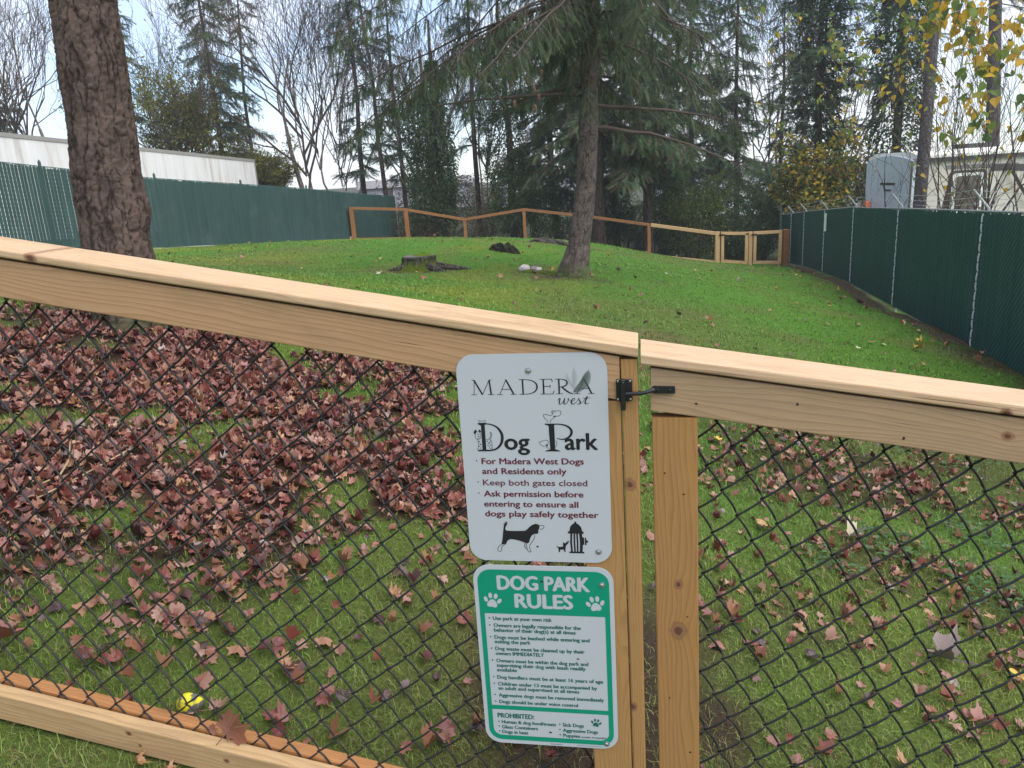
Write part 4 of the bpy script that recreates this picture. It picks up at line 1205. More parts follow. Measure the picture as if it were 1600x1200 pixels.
def bark(name, c, crack, scale, stretch=.22, moss=None, bump=.02):
    t = NT(name, .9, .15)
    p = t.obj()
    mv = t.mapv(p, (1, 1, stretch))
    ns = t.n('TexNoise'); ns.inputs['Scale'].default_value = scale*.9; ns.inputs['Detail'].default_value = 3; t.l(mv, ns.inputs['Vector'])
    ad = t.n('VectorMath', operation='MULTIPLY_ADD'); t.l(ns.outputs['Color'], ad.inputs[0]); ad.inputs[1].default_value = (1.7/scale,)*3; t.l(mv, ad.inputs[2])
    v = t.n('TexVoronoi', feature='DISTANCE_TO_EDGE'); v.inputs['Scale'].default_value = scale; t.l(ad.outputs[0], v.inputs['Vector'])
    v2 = t.n('TexVoronoi'); v2.inputs['Scale'].default_value = scale; t.l(ad.outputs[0], v2.inputs['Vector'])
    e = t.ramp(v.outputs['Distance'], [(0, (0,)*3), (.035, (.15,)*3), (.11, (1,)*3)])
    f = t.noise(t.mapv(p, (1, 1, 2.5)), scale*6, 5, .7)
    plate = t.mix(f, tuple(x*.55 for x in c), tuple(x*1.35 for x in c))
    sep = t.n('SeparateColor'); t.l(v2.outputs['Color'], sep.inputs[0])
    plate = t.mix(t.math('MULTIPLY', sep.outputs[0], .45), plate, tuple(x*.6 for x in c))
    col = t.mix(e, crack, plate)
    if moss is not None:
        at = t.attr('col').outputs['Color']; s2 = t.n('SeparateColor'); t.l(at, s2.inputs[0])
        mm = t.math('MULTIPLY', t.math('SUBTRACT', t.math('ADD', s2.outputs[1], t.math('MULTIPLY', t.noise(p, 9, 4, .6), .9)), .85, clamp=True), 2.6, clamp=True)
        col = t.mix(mm, col, t.mix(f, tuple(x*.5 for x in moss), tuple(x*1.4 for x in moss)))
    t.base(col)
    t.bump(t.math('ADD', t.math('MULTIPLY', e, 1.0), t.math('MULTIPLY', f, .45)), 1.0, bump)
    return t.m


BK_far = bark('far_bark', (.10, .075, .062), (.022, .017, .014), 9, .25)
BK_grey = bark('grey_bark', (.27, .215, .19), (.10, .08, .07), 9, .4)
BK_dark = bark('dark_smooth_bark', (.085, .078, .082), (.05, .045, .048), 9, .5)
BK_dark.node_tree.nodes['Principled BSDF'].inputs['Roughness'].default_value = .6
BK_twig = flat_mat('twig_bark', (.080, .062, .052), .9, .1, 0, .35, 3)


def spray(n, L, nl, nw, up=.25, seed=0):
    """a feathery conifer spray along +X: n needles a side, each one triangle, on a thin stem"""
    r = np.random.default_rng(seed); V = []; T = []
    V += [(0, -.006*L*3, 0), (0, .006*L*3, 0), (L, 0, 0)]; T.append((0, 1, 2))
    for i in range(n):
        x = L*(i+.4)/n
        ln = nl*(1.0-.45*i/n)
        for s in (1, -1):
            a = math.radians(r.uniform(38, 66)); z = r.uniform(-.25, .35)*ln+up*ln*.2
            b = len(V)
            V += [(x-nw, 0, 0), (x+nw, 0, 0), (x+math.cos(a)*ln, s*math.sin(a)*ln, z)]
            T.append((b, b+1, b+2))
    return np.array(V), np.array(T)


def scatter(mb, tmpl, P, D, S, C, roll=.6, r=rng):
    """copies of a template at points P along directions D with sizes S and colours C, merged in one mesh"""
    tv, tt = tmpl; n = len(P)
    if n == 0: return
    D = nrm(D); up = np.tile(Z3, (n, 1))+r.normal(0, roll, (n, 3))
    Y = nrm(np.cross(up, D)); Zv = np.cross(D, Y)
    Fm = np.stack([D, Y, Zv], 1)                      # rows: axes
    V = P[:, None]+(tv[None]@Fm)*S[:, None, None]
    T = tt[None]+(np.arange(n)*len(tv))[:, None, None]
    mb.add(V.reshape(-1, 3), T=T.reshape(-1, 3), col=np.repeat(C, len(tv), 0))


def leafcard(fold=.25, w=.5):
    """one leaf along +X, length 1"""
    V = np.array([(0, 0, 0), (.38, w*.5, fold*.3), (1, 0, -.12), (.38, -w*.5, fold*.3)])
    return V, np.array([(0, 1, 2), (0, 2, 3)])


LC = leafcard()


def heart_leaf():
    V = [(0, 0, 0), (-.06, .22, .03), (.14, .42, .05), (.42, .36, .03), (.75, .16, -.04), (1, 0, -.14), (.75, -.16, -.04), (.42, -.36, .03), (.14, -.42, .05), (-.06, -.22, .03), (.4, 0, -.05)]
    T = [(10, i, (i+1) % 10) for i in range(10)]
    return np.array(V), np.array(T)


HL = heart_leaf()


def shades(n, cols, r=rng, var=.3):
    cols = np.array(cols); i = r.integers(0, len(cols), n)
    return cols[i]*r.uniform(1-var, 1+var, n)[:, None]


FIR = [(.046, .088, .056), (.058, .105, .060), (.072, .116, .058), (.038, .074, .050)]
FIRG = [(.062, .112, .052), (.082, .128, .056), (.054, .096, .054), (.095, .120, .056)]
DRY = [(.11, .085, .055), (.075, .06, .042)]


def conifer(H, R, z0, seed, nlimb, cols, droop=.35, twig=(12, .46, .115, .017), dens=1.0, lean=0.0, rt=.16, gap=.0, shape=1.0, weep=.35, stems=1):
    """returns trunk mesh, crown mesh; foot at the origin"""
    r = np.random.default_rng(seed)
    tm = MB(); cm = MB(); tw = spray(*twig, seed=seed)
    hs = np.linspace(0, H, 14); wob = np.cumsum(r.normal(0, .035, (14, 2)), 0)
    TP = np.c_[wob[:, 0]+lean*hs, wob[:, 1], hs-.3*(hs == 0)]
    tm.tube(TP, np.linspace(rt, .02, 14)*(1+.25*(hs < .6)), 8)
    for s in range(stems-1):
        o = r.normal(0, .5, 2); q = TP[:9].copy(); q[:, :2] += o*np.linspace(.6, 1.6, 9)[:, None]; tm.tube(q, np.linspace(rt*.6, .03, 9), 6)
    P = []; D = []; S = []; C = []
    for i in range(nlimb):
        t = (i+r.random())/nlimb
        h = z0+(H-z0)*t
        if gap and r.random() < gap: continue
        Lb = R*((1-t)**.75*shape+(1-shape)*.6+.07)*r.uniform(.55, 1.2)
        az = i*2.399+r.normal(0, .4)
        b = np.array([np.interp(h, hs, TP[:, 0]), np.interp(h, hs, TP[:, 1]), h])
        u = np.array([math.cos(az), math.sin(az), 0])
        ss = np.linspace(0, 1, 7)
        rise = r.uniform(-.12, .22)
        path = b+u*(ss*Lb)[:, None]+Z3*((rise*ss-droop*ss**1.8+.10*ss**4)*Lb)[:, None]
        tm.tube(path, np.linspace(.012+.014*Lb, .005, 7), 4, cap=False)
        nb = int(Lb*14*dens)+3
        tb = np.sort(r.uniform(.14, 1, nb))
        base = np.stack([np.interp(tb, ss, path[:, k]) for k in range(3)], -1)
        side = np.array([-u[1], u[0], 0])
        for q, tq in zip(base, tb):
            sg_ = 1 if r.random() < .5 else -1
            bl = Lb*.42*(1.08-tq)+.22
            dv = nrm(u*r.uniform(.3, .9)+side*sg_*r.uniform(.3, 1)+Z3*r.normal(-weep, .2))
            nq = max(1, int(bl/.22))
            for a in range(nq):
                P.append(q+dv*bl*a/nq+r.normal(0, .03, 3)); D.append(dv+r.normal(0, .35, 3)-Z3*weep*.4); S.append(r.uniform(.7, 1.25))
        shade = r.uniform(.7, 1.3)
        k = len(P)-len(C); C += list(shades(k, cols, r)*shade)
    scatter(cm, tw, np.array(P), np.array(D), np.array(S), np.array(C), r=r)
    return tm, cm


def plant(name, label, cat, base, parts, rotz=0, scale=1, group=None):
    t = thing(name, label, cat, base, group, rotz, scale)
    for pn, me in parts:
        o = bpy.data.objects.new(pn, me); COL.objects.link(o); o.parent = t
    return t


def pxg(x, d, y=372):
    """ground point below a pixel column at depth d"""
    p = px(x, y, d); return (p[0], p[1], float(G(p[0], p[1]))-.05)


# conifers of the background; a few meshes shared by several trees
CV = {}
for key, a in dict(
        slim=dict(H=13.5, R=2.1, z0=1.6, seed=3, nlimb=64, cols=FIR, droop=.45, gap=.12),
        tall=dict(H=19, R=3.0, z0=2.6, seed=5, nlimb=95, cols=FIR, droop=.4, rt=.2, gap=.1),
        broad=dict(H=17, R=3.6, z0=2.4, seed=8, nlimb=84, cols=FIRG+FIR, droop=.42, rt=.2, weep=.5, dens=1.0, gap=.12),
        thick=dict(H=18, R=3.1, z0=2.0, seed=11, nlimb=92, cols=FIRG, droop=.4, rt=.19, weep=.45, dens=1.0, gap=.12),
        thin=dict(H=17, R=1.5, z0=3.0, seed=14, nlimb=70, cols=FIR, droop=.35, rt=.14, gap=.3, shape=.6),
        lanky=dict(H=18, R=1.9, z0=4.2, seed=17, nlimb=60, cols=FIR, droop=.5, rt=.15, gap=.35, lean=.05, shape=.55),
        bushy=dict(H=8.0, R=2.6, z0=.6, seed=23, nlimb=52, cols=FIR, droop=.3)).items():
    t_, c_ = conifer(**a); CV[key] = (t_.mesh('trunk', BK_far), c_.mesh('crown', FOL))


def fir(kind, x, d, label, scale=1, rot=0, y=372):
    plant('conifer', label, 'tree', pxg(x, d, y), [('trunk', CV[kind][0]), ('crown', CV[kind][1])], rot, scale, 'conifers around the dog park')


fir('bushy', -22, 35, 'dark fir with layered boughs at the far left edge behind the white trailer', 1.12, 0, 200)
fir('slim', 240, 40, 'slender fir just right of the big near trunk behind the white trailer', .92, 1.1)
fir('thick', 366, 42, 'tall full dark fir rising behind the right end of the white trailer', .95, 2.0)
fir('lanky', 408, 45, 'lanky leaning fir right beside the tall fir at the trailer end', .9, .4)
fir('thin', 578, 38, 'thin ragged fir standing at the end of the teal slat fence', 1.0, 0.2)
fir('lanky', 612, 36, 'lanky fir with sparse boughs behind the left end of the brown rail fence', .85, 3.5)
fir('thin', 636, 41, 'thin fir between the lanky fir and the twin ivy columns', .95, 2.2)
fir('lanky', 752, 36, 'bare stemmed fir between the twin ivy columns and the single ivy column', .95, 5.0)
fir('broad', 872, 35, 'broad dark fir left of the middle tree behind the rail fence', .95, .3)
fir('broad', 1075, 44, 'broad green fir behind the pale fence run and the laurels', 1.0, 2.6)
fir('thick', 1150, 41, 'thick fir whose right edge stands against the bright sky', .92, 4.0)
fir('slim', 1215, 43, 'slender fir at the end of the dark green slat fence, behind the yellow shrub', 1.0, 2.2)

# two bare trunked firs just behind the brown rail fence
for x, d, lab, rt, sd_ in ((936, 30.6, 'straight fir trunk standing right behind the middle tree', .27, 31), (1013, 31.5, 'fir with knotty bare lower trunk behind the brown and pale fence joint', .20, 37)):
    t_, c_ = conifer(H=17, R=3.3, z0=3.6, seed=sd_, nlimb=80, cols=FIRG+DRY[:1], droop=.55, rt=rt, weep=.6, dens=1.1)
    plant('conifer', lab, 'tree', pxg(x, d, 385), [('trunk', t_.mesh('trunk', BK_far)), ('crown', c_.mesh('crown', FOL))], .5, 1, 'conifers around the dog park')


def limbs(mb, p, d, L, r0, depth, r, spread=.5, upw=.25, minr=.006, tips=None, kids=(2, 4)):
    n = 6; path = [np.array(p, float)]; dd = nrm(np.array(d, float))
    for i in range(n-1):
        dd = nrm(dd+r.normal(0, .15, 3)+Z3*upw*.12); path.append(path[-1]+dd*L/(n-1))
    path = np.array(path); r1 = max(minr, r0*.5)
    mb.tube(path, np.linspace(r0, r1, n), 6 if r0 > .05 else 4 if r0 > .015 else 3, cap=False)
    if tips is not None and depth <= 1: tips += [path[3], path[-1]]
    if depth == 0: return
    for k in range(r.integers(*kids)+1):
        t = r.uniform(.35, 1.0) if k else 1.0
        q = np.array([np.interp(t*(n-1), np.arange(n), path[:, c]) for c in range(3)])
        nd = nrm(dd+r.normal(0, spread, 3)+Z3*upw)
        limbs(mb, q, nd, L*r.uniform(.5, .8), max(minr, np.interp(t, [0, 1], [r0, r1])*.68), depth-1, r, spread, upw, minr, tips, kids)


def bare_tree(x, d, H, seed, label, stems=1, rt=.11, lean=0, mat=BK_grey, depth=5, leaves=None, minr=.009, spread=.36):
    r = np.random.default_rng(seed); tm = MB(); cm = MB(); tips = []
    for s in range(stems):
        b = np.array([r.normal(0, .25)*(stems > 1), r.normal(0, .2)*(stems > 1), -.3]); L0 = H*r.uniform(.34, .44)
        limbs(tm, b, (lean+r.normal(0, .16)*(stems > 1), r.normal(0, .06), 1), L0, rt*r.uniform(.7, 1), 1, r, .12, .4, .04, None, (1, 2))
        for k in range(7):
            h = L0*r.uniform(.45, 1.05); a = r.uniform(0, 6.28)
            limbs(cm, b+np.array([lean*h, 0, h]), (math.cos(a)*.5+lean, math.sin(a)*.5, 1.0), H*r.uniform(.2, .34), rt*.36, depth-2, r, spread, .35, minr, tips, (2, 4))
    parts = [('trunk', tm.mesh('trunk', mat)), ('branches', cm.mesh('branches', BK_twig))]
    if leaves is not None and tips:
        cols, nper, size, tmpl = leaves; T = np.array(tips); n = int(len(T)*nper)
        P = T[r.integers(0, len(T), n)]+r.normal(0, size*.9, (n, 3)); lm = MB()
        scatter(lm, tmpl, P, r.normal(0, 1, (n, 3))-Z3*.5, r.uniform(.6, 1.3, n)*size, shades(n, cols, r, .25), .5, r)
        parts.append(('leaves', lm.mesh('leaves', FOL)))
    return plant('deciduous_tree', label, 'tree', pxg(x, d), parts, 0, 1)


YG = [(.16, .17, .03), (.11, .14, .03), (.22, .20, .035)]
bare_tree(62, 36, 14, 41, 'bare multi stemmed tree left of the big near trunk', 3, .15, -.05)
bare_tree(492, 40, 16, 44, 'bare pale trunked tree standing alone behind the teal slat fence', 1, .19, 0, depth=6)
bare_tree(512, 43, 17, 47, 'thin bare tree just right of the pale trunked tree', 1, .09, .01)
bare_tree(545, 46, 16, 48, 'twiggy bare tree against the sky near the end of the teal fence', 2, .10, 0)
bare_tree(300, 40, 9, 53, 'small tree with thin yellow green leaves behind the middle of the white trailer', 3, .09, 0, leaves=(YG, 5, .16, LC))
bare_tree(318, 46, 16, 54, 'bare tall twiggy tree behind the yellow green tree', 2, .12, 0)
bare_tree(425, 40, 5, 57, 'low shrubby tree with yellow green leaves at the right end of the white trailer', 3, .06, 0, leaves=(YG, 5, .14, LC))
bare_tree(672, 38, 13, 58, 'bare stems rising above the left of the twin ivy columns', 4, .09, 0)
bare_tree(770, 44, 13, 59, 'bare tree with crossing twigs right of the twin ivy columns', 2, .11, .03)
bare_tree(1325, 34, 15, 60, 'bare twiggy tree between the two ivy clad firs on the right', 2, .10, 0)
bare_tree(1185, 44, 17, 61, 'bare branched tree right of the thick fir against the bright sky', 2, .12, 0)

IVY = [(.042, .086, .040), (.056, .102, .044), (.034, .068, .036), (.078, .116, .046)]


def ivy_column(x, d, H, R, seed, label, n=5200, boughs=None, size=.12, y=372):
    r = np.random.default_rng(seed); tm = MB(); cm = MB()
    hs = np.linspace(0, H+1.5, 10); TP = np.c_[np.cumsum(r.normal(0, .06, 10)), np.cumsum(r.normal(0, .06, 10)), hs-.3*(hs == 0)]
    tm.tube(TP, np.linspace(.2, .05, 10), 7)
    h = r.uniform(.1, 1, n)**.85*H; a = r.uniform(0, 6.28, n)
    prof = R*(.55+.75*vnoise(h*1.0, a*0.9+seed, .9, seed))*np.clip((H-h)/(H*.18), .15, 1)**.5
    rr_ = prof*np.sqrt(r.uniform(.25, 1.15, n))
    P = np.stack([np.interp(h, hs, TP[:, 0])+rr_*np.cos(a), np.interp(h, hs, TP[:, 1])+rr_*np.sin(a), h], -1)
    D = np.stack([np.cos(a), np.sin(a), -.6+0*a], -1)+r.normal(0, .5, (n, 3))
    C = shades(n, IVY, r, .35)*(.65+.8*vnoise(h, a*.8, .6, seed+3))[:, None]
    scatter(cm, LC, P, D, r.uniform(.6, 1.3, n)*size, C, .5, r)
    parts = [('trunk', tm.mesh('trunk', BK_far)), ('ivy', cm.mesh('ivy', FOL))]
    if boughs:
        t2, c2 = conifer(**boughs); parts.append(('boughs', c2.mesh('boughs', FOL))); parts.append(('limbs', t2.mesh('limbs', BK_far)))
    plant('ivy_clad_tree', label, 'tree', pxg(x, d, y), parts)


ivy_column(681, 32.2, 6.1, .95, 71, 'shorter and thicker of the twin ivy columns behind the brown rail fence', 11000, None, .125)
ivy_column(700, 33, 7.4, .62, 72, 'taller and narrower of the twin ivy columns behind the brown rail fence', 7500, None, .12)
ivy_column(805, 33.5, 9.0, .95, 73, 'single ivy clad trunk left of the broad dark fir', 10000)
ivy_column(1272, 32, 13, 1.0, 74, 'ivy clad fir with reaching boughs behind the yellow shrub', 13000, dict(H=15, R=2.8, z0=4.2, seed=75, nlimb=42, cols=FIR+FIRG, droop=.25, rt=.1, gap=.15, shape=.3), .15)
ivy_column(1384, 30, 13, 1.05, 76, 'ivy clad fir with hanging boughs behind the grey camper front', 13000, dict(H=15, R=2.3, z0=6.0, seed=77, nlimb=36, cols=FIR, droop=.55, rt=.1, gap=.1, shape=.3), .15)
ivy_column(965, 34.5, 4.2, .9, 78, 'ivy clad trunk between the straight fir trunk and the knotty fir', 5200)
ivy_column(1040, 34, 4.6, .8, 79, 'ivy clad trunk right of the knotty fir behind the laurels', 5000)


def shrub(x, d, w, h, seed, cols, label, n=5000, size=.11, y=380, name='shrub', tmpl=LC, flat=.75):
    r = np.random.default_rng(seed); sm = MB(); cm = MB(); nc = 16
    cc = np.stack([r.uniform(-1, 1, nc)*w*.42, r.uniform(-1, 1, nc)*w*.35*flat, r.uniform(.18, .82, nc)*h], -1); cr_ = r.uniform(.16, .32, nc)*min(w, h*1.3)
    for c_ in cc: sm.tube([(c_[0]*.15, c_[1]*.15, -.15), c_*np.array([.6, .6, .5]), c_], [.03, .018, .008], 4, cap=False)
    i = r.integers(0, nc, n); v = nrm(r.normal(size=(n, 3))); rad = r.uniform(.35, 1.12, n)**.6
    P = cc[i]+v*(cr_[i]*rad)[:, None]; P[:, 2] = np.maximum(P[:, 2], .03)
    C = shades(n, cols, r, .3)*(.75+.5*r.random(nc))[i][:, None]
    scatter(cm, tmpl, P, v+r.normal(0, .6, (n, 3))-Z3*.3, r.uniform(.6, 1.3, n)*size, C, .5, r)
    plant(name, label, 'shrub', pxg(x, d, y), [('stems', sm.mesh('stems', BK_twig)), ('leaves', cm.mesh('leaves', FOL))])


LAU = [(.060, .118, .046), (.082, .140, .055), (.048, .096, .042), (.105, .145, .055)]
LAY = [(.14, .18, .04), (.22, .23, .045), (.085, .13, .04), (.07, .115, .04)]
YEL = [(.42, .30, .035), (.30, .27, .045), (.20, .24, .05), (.50, .34, .03), (.10, .14, .035)]
BRN = [(.11, .085, .06), (.15, .11, .08), (.08, .06, .05), (.05, .07, .03)]
shrub(668, 32.5, 2.4, 1.5, 81, LAU+BRN[:2], 'low dark shrub at the foot of the twin ivy columns', 2600)
shrub(640, 32, 2.2, 1.9, 82, BRN, 'thin brown twiggy shrub behind the left end of the brown rail fence', 1500, .08)
shrub(705, 46, 9, 3.4, 80, BRN+LAU[:1], 'wide brown thicket far behind the twin ivy columns', 6500, .15)
shrub(765, 33, 2.6, 1.7, 83, BRN+LAU[:1], 'brown and green brambly shrub behind the middle of the rail fence', 2600, .09)
shrub(822, 33, 3.4, 3.4, 84, LAU, 'green laurel shrub under the single ivy clad trunk', 6500)
shrub(880, 32.8, 2.4, 1.9, 85, LAU, 'low laurel shrub just left of the middle tree behind the fence', 3000)
shrub(975, 33.2, 3.4, 2.6, 86, IVY+LAU[:2], 'dark ivy thicket between the two bare lower trunks', 5200)
shrub(1045, 33, 3.0, 1.6, 87, IVY, 'low dark ivy mound behind the pale fence run', 3600)
shrub(1085, 32.4, 3.2, 3.9, 88, LAY, 'tall laurel with a yellowing crown behind the pale fence run', 7500)
shrub(1150, 32.8, 3.4, 3.4, 89, LAU, 'tall green laurel behind the two small far gates', 7500)
shrub(1192, 31.6, 2.2, 3.0, 90, LAU+IVY, 'dark green laurel at the corner of the dark green slat fence', 5200)
shrub(1264, 30.4, 3.0, 5.1, 91, YEL+LAU[:1], 'tall shrub with yellow autumn leaves behind the dark green fence corner', 4600, .15, 372, 'shrub', HL)
shrub(1318, 31, 2.6, 3.9, 92, YEL[2:]+LAU, 'green and yellow shrub left of the grey camper front', 3000, .14, 372, 'shrub', HL)
shrub(1120, 34.5, 3.0, 1.3, 93, IVY, 'low ivy mound in the shade behind the small far gates', 3000)

# tall dark pole-like trunk and its neighbour on the right
for xa, ya, xb, yb, d, w, lab in ((1436, 330, 1464, -10, 18.5, .145, 'tall bare dark pole straight trunk in front of the camper'), (1548, 330, 1556, -10, 23, .20, 'dark fir trunk with boughs high up behind the camper roof')):
    a, b = px(xa, ya, d), px(xb, yb, d+.8); g = gpt(a[0], a[1]); b2 = a+(b-a)*2.4
    t = thing('bare_trunk', lab, 'tree', g); m = MB()
    m.tube([g-Z3*.2, a, a+(b-a)*.5, b, b2], [w*1.1, w, w*.93, w*.85, w*.6], 12); m.build('trunk', BK_dark, t, smooth=True)
    r = np.random.default_rng(int(xa)); P = []; D = []; S = []; lm = MB()
    for i in range(26):
        f = r.uniform(1.0, 2.2) if xa < 1500 else r.uniform(.86, 2.2); q = a+(b-a)*f; az = r.uniform(0, 6.28); Lb = r.uniform(.8, 2.0); u = np.array([math.cos(az), math.sin(az), -.35])
        lm.tube([q, q+u*Lb*.6, q+u*Lb-Z3*.15], [.02, .012, .005], 4, cap=False)
        for s in np.linspace(.2, 1, 14): P.append(q+u*Lb*s); D.append(u+r.normal(0, .7, 3)-Z3*.5); S.append(r.uniform(.7, 1.1))
    cm = MB(); scatter(cm, spray(12, .5, .11, .012, seed=4), np.array(P), np.array(D), np.array(S), shades(len(P), FIR, r)); cm.build('crown', FOL, t); lm.build('limbs', BK_twig, t)


def sapling(x, d, H, seed, label, nst, leaves, size, spread=.35, tops=None, nper=2.2):
    r = np.random.default_rng(seed); b = np.array(pxg(x, d, 340)); tm = MB(); tips = []
    for s in range(nst):
        limbs(tm, np.array([r.normal(0, .3), r.normal(0, .3), -.2]), (float(np.clip(r.normal(.04, .10), -.04, .22)), r.normal(0, .1), 1), H*r.uniform(.5, .75), r.uniform(.016, .034), 3, r, spread, .35, .004, tips, (1, 3))
    for q_ in range(len(tm.V)):
        w_ = tm.V[q_]+b; lim = 6.14+(w_[:, 1]-9.88)*.2305+.12
        tm.V[q_][:, 0] += np.clip(lim-w_[:, 0], 0, None)*(w_[:, 2] < -.4)
    T = np.array(tips)
    if tops: T = T[(T[:, 2] > tops[0]) & (T[:, 2] < tops[1])]
    n = int(len(T)*nper); lm = MB(); P = T[r.integers(0, len(T), n)]+r.normal(0, .07, (n, 3))
    scatter(lm, HL, P, r.normal(0, .8, (n, 3))-Z3*.9, r.uniform(.55, 1.25, n)*size, shades(n, leaves, r, .22), .6, r)
    plant('sapling', label, 'sapling', b, [('stems', tm.mesh('stems', BK_twig)), ('leaves', lm.mesh('leaves', FOL))])


YLO = [(.55, .34, .03), (.48, .30, .04), (.32, .30, .06), (.16, .22, .05), (.60, .38, .03)]
YGR = [(.15, .21, .05), (.10, .16, .05), (.20, .24, .05), (.42, .31, .04)]
sapling(1362, 22, 5.3, 101, 'slender sapling with hanging green and yellow leaves left of the dark pole trunk', 4, YGR, .17, .22, (2.6, 9), 2.2)
sapling(1405, 20, 5.2, 102, 'thin sapling with few yellow leaves in front of the grey camper front', 3, YGR+YLO, .15, .22, (2.0, 9), .9)
sapling(1500, 14.6, 5.4, 103, 'tall sapling with large yellow leaves at its top above the camper', 5, YLO+YGR[1:2], .18, .32, (3.2, 9), 2.2)
sapling(1560, 13.6, 5.6, 104, 'tall sapling with large yellow and green leaves at the right edge', 5, YLO+YGR[:2], .18, .32, (3.0, 9), 2.8)
sapling(1525, 16.5, 4.4, 105, 'leafless twiggy sapling clump in front of the camper window', 7, YLO, .13, .4, None, .10)
sapling(1595, 15.5, 4.6, 106, 'twiggy sapling clump with green leaves in front of the camper stripe', 6, YGR, .13, .4, None, .35)
sapling(1398, 20.5, 4.3, 108, 'leafless twiggy sapling clump in front of the grey camper front', 6, YLO, .13, .4, None, .12)
sapling(1470, 18, 4.2, 107, 'thin twiggy sapling clump beside the foot of the dark pole trunk', 5, YLO, .13, .35, None, .14)

# ------------------------------------------------------------------ the near big trunk on the left
def trunk_mesh(path, rad, n=44, rows=150, seed=1, flare=None, mossz=.5, rough=.02, burls=(), pw=.05, ph=.15, deep=.012):
    """tapered trunk with real bark relief: furrows between plates are in the mesh; col = (furrow, moss, tint)"""
    P = np.array(path, float); L = np.r_[0, np.cumsum(np.linalg.norm(np.diff(P, axis=0), axis=1))]
    s = np.linspace(0, min(L[-1], 6.0), rows-6); s = np.r_[s, np.linspace(s[-1], L[-1], 8)[1:-1]] if L[-1] > 6 else np.linspace(0, L[-1], rows)
    C = np.stack([np.interp(s, L, P[:, i]) for i in range(3)], -1)
    k = np.hanning(61); k /= k.sum()
    for i in range(3):
        C[:, i] = np.convolve(np.pad(C[:, i], 30, mode='reflect', reflect_type='odd'), k, 'valid')
    R = np.interp(s, L, rad); a = math.pi/2+np.arange(n)*2*math.pi/n
    S_, A_ = np.meshgrid(s, a, indexing='ij')
    rr_ = R[:, None]*np.ones((1, n))
    U_ = (A_-math.pi/2)*R.mean()
    wx = U_+.030*(vnoise(U_, S_, .12, seed+20)-.5)+.022*(vnoise(U_, S_, .03, seed+21)-.5); wy = S_+.06*(vnoise(U_, S_, .15, seed+22)-.5)
    def furrow(sx, sy, sd, w): return np.clip(1-np.abs(vnoise(wx/sx, wy/sy, 1.0, sd)-.5)/w, 0, 1)**.8
    f = np.maximum(furrow(pw, ph, seed, .060), .9*furrow(pw*.9, ph*1.9, seed+7, .055)); f = np.maximum(f, .55*furrow(pw*1.6, ph*.16, seed+3, .045))
    big = vnoise(U_, S_, .22, seed+5)-.5
    fine = vnoise(wx, wy, .018, seed+9)-.5
    rr_ += rough*big*1.6+.011*fine+deep*.4-deep*f
    if flare:
        for f_az, f_w in flare['lobes']:
            rr_ += np.exp(-S_/flare['h'])*flare['a']*np.exp(-(np.angle(np.exp(1j*(A_-f_az)))/f_w)**2)
    for bs, ba, bw, bh in burls: rr_ += bh*np.exp(-((S_-bs)/bw)**2)*np.exp(-(np.angle(np.exp(1j*(A_-ba)))/.7)**2)
    V = C[:, None]+np.stack([rr_*np.cos(A_), rr_*np.sin(A_), 0*A_], -1)
    i = np.arange(rows-1)[:, None]*n; j = np.arange(n)[None]; k2 = (j+1) % n
    rows_ = len(s); i = np.arange(rows_-1)[:, None]*n
    Q = np.stack([i+j, i+k2, i+n+k2, i+n+j], -1).reshape(-1, 4)
    mossv = np.clip(1-S_/mossz, 0, 1)
    tint = np.clip(.5+1.0*(vnoise(U_, S_, .09, seed+31)-.5)+1.1*fine+.6*(vnoise(U_*.5, S_, .012, seed+33)-.5), 0, 1)
    col = np.stack([f, mossv, tint], -1)
    m = MB(); m.add(V.reshape(-1, 3), Q=Q, ngons=[list(range(n))[::-1], [(rows_-1)*n+q for q in range(n)]], col=col.reshape(-1, 3))
    return m


def bark_relief(name, c, crack, moss, scale=60):
    t = NT(name, .9, .15); s = t.n('SeparateColor'); t.l(t.attr('col').outputs['Color'], s.inputs[0]); p = t.obj()
    g = t.noise(t.mapv(p, (1, 1, 2.2)), scale, 5, .7)
    col = t.mix(t.math('ADD', t.math('MULTIPLY', s.outputs[2], .7), t.math('MULTIPLY', g, .35)), tuple(v*.55 for v in c), tuple(v*1.4 for v in c))
    col = t.mix(t.math('MULTIPLY', s.outputs[0], .92), col, crack)
    lich = t.noise(p, 14, 4, .6); col = t.mix(t.math('MULTIPLY', t.math('SUBTRACT', lich, .60, clamp=True), 1.8, clamp=True), col, (.17, .17, .14))
    mm = t.math('MULTIPLY', t.math('SUBTRACT', t.math('ADD', s.outputs[1], t.math('MULTIPLY', t.noise(p, 9, 4, .6), .9)), .85, clamp=True), 2.6, clamp=True)
    col = t.mix(mm, col, t.mix(g, tuple(x*.5 for x in moss), tuple(x*1.5 for x in moss)))
    t.base(col); t.bump(g, .9, .012)
    return t.m


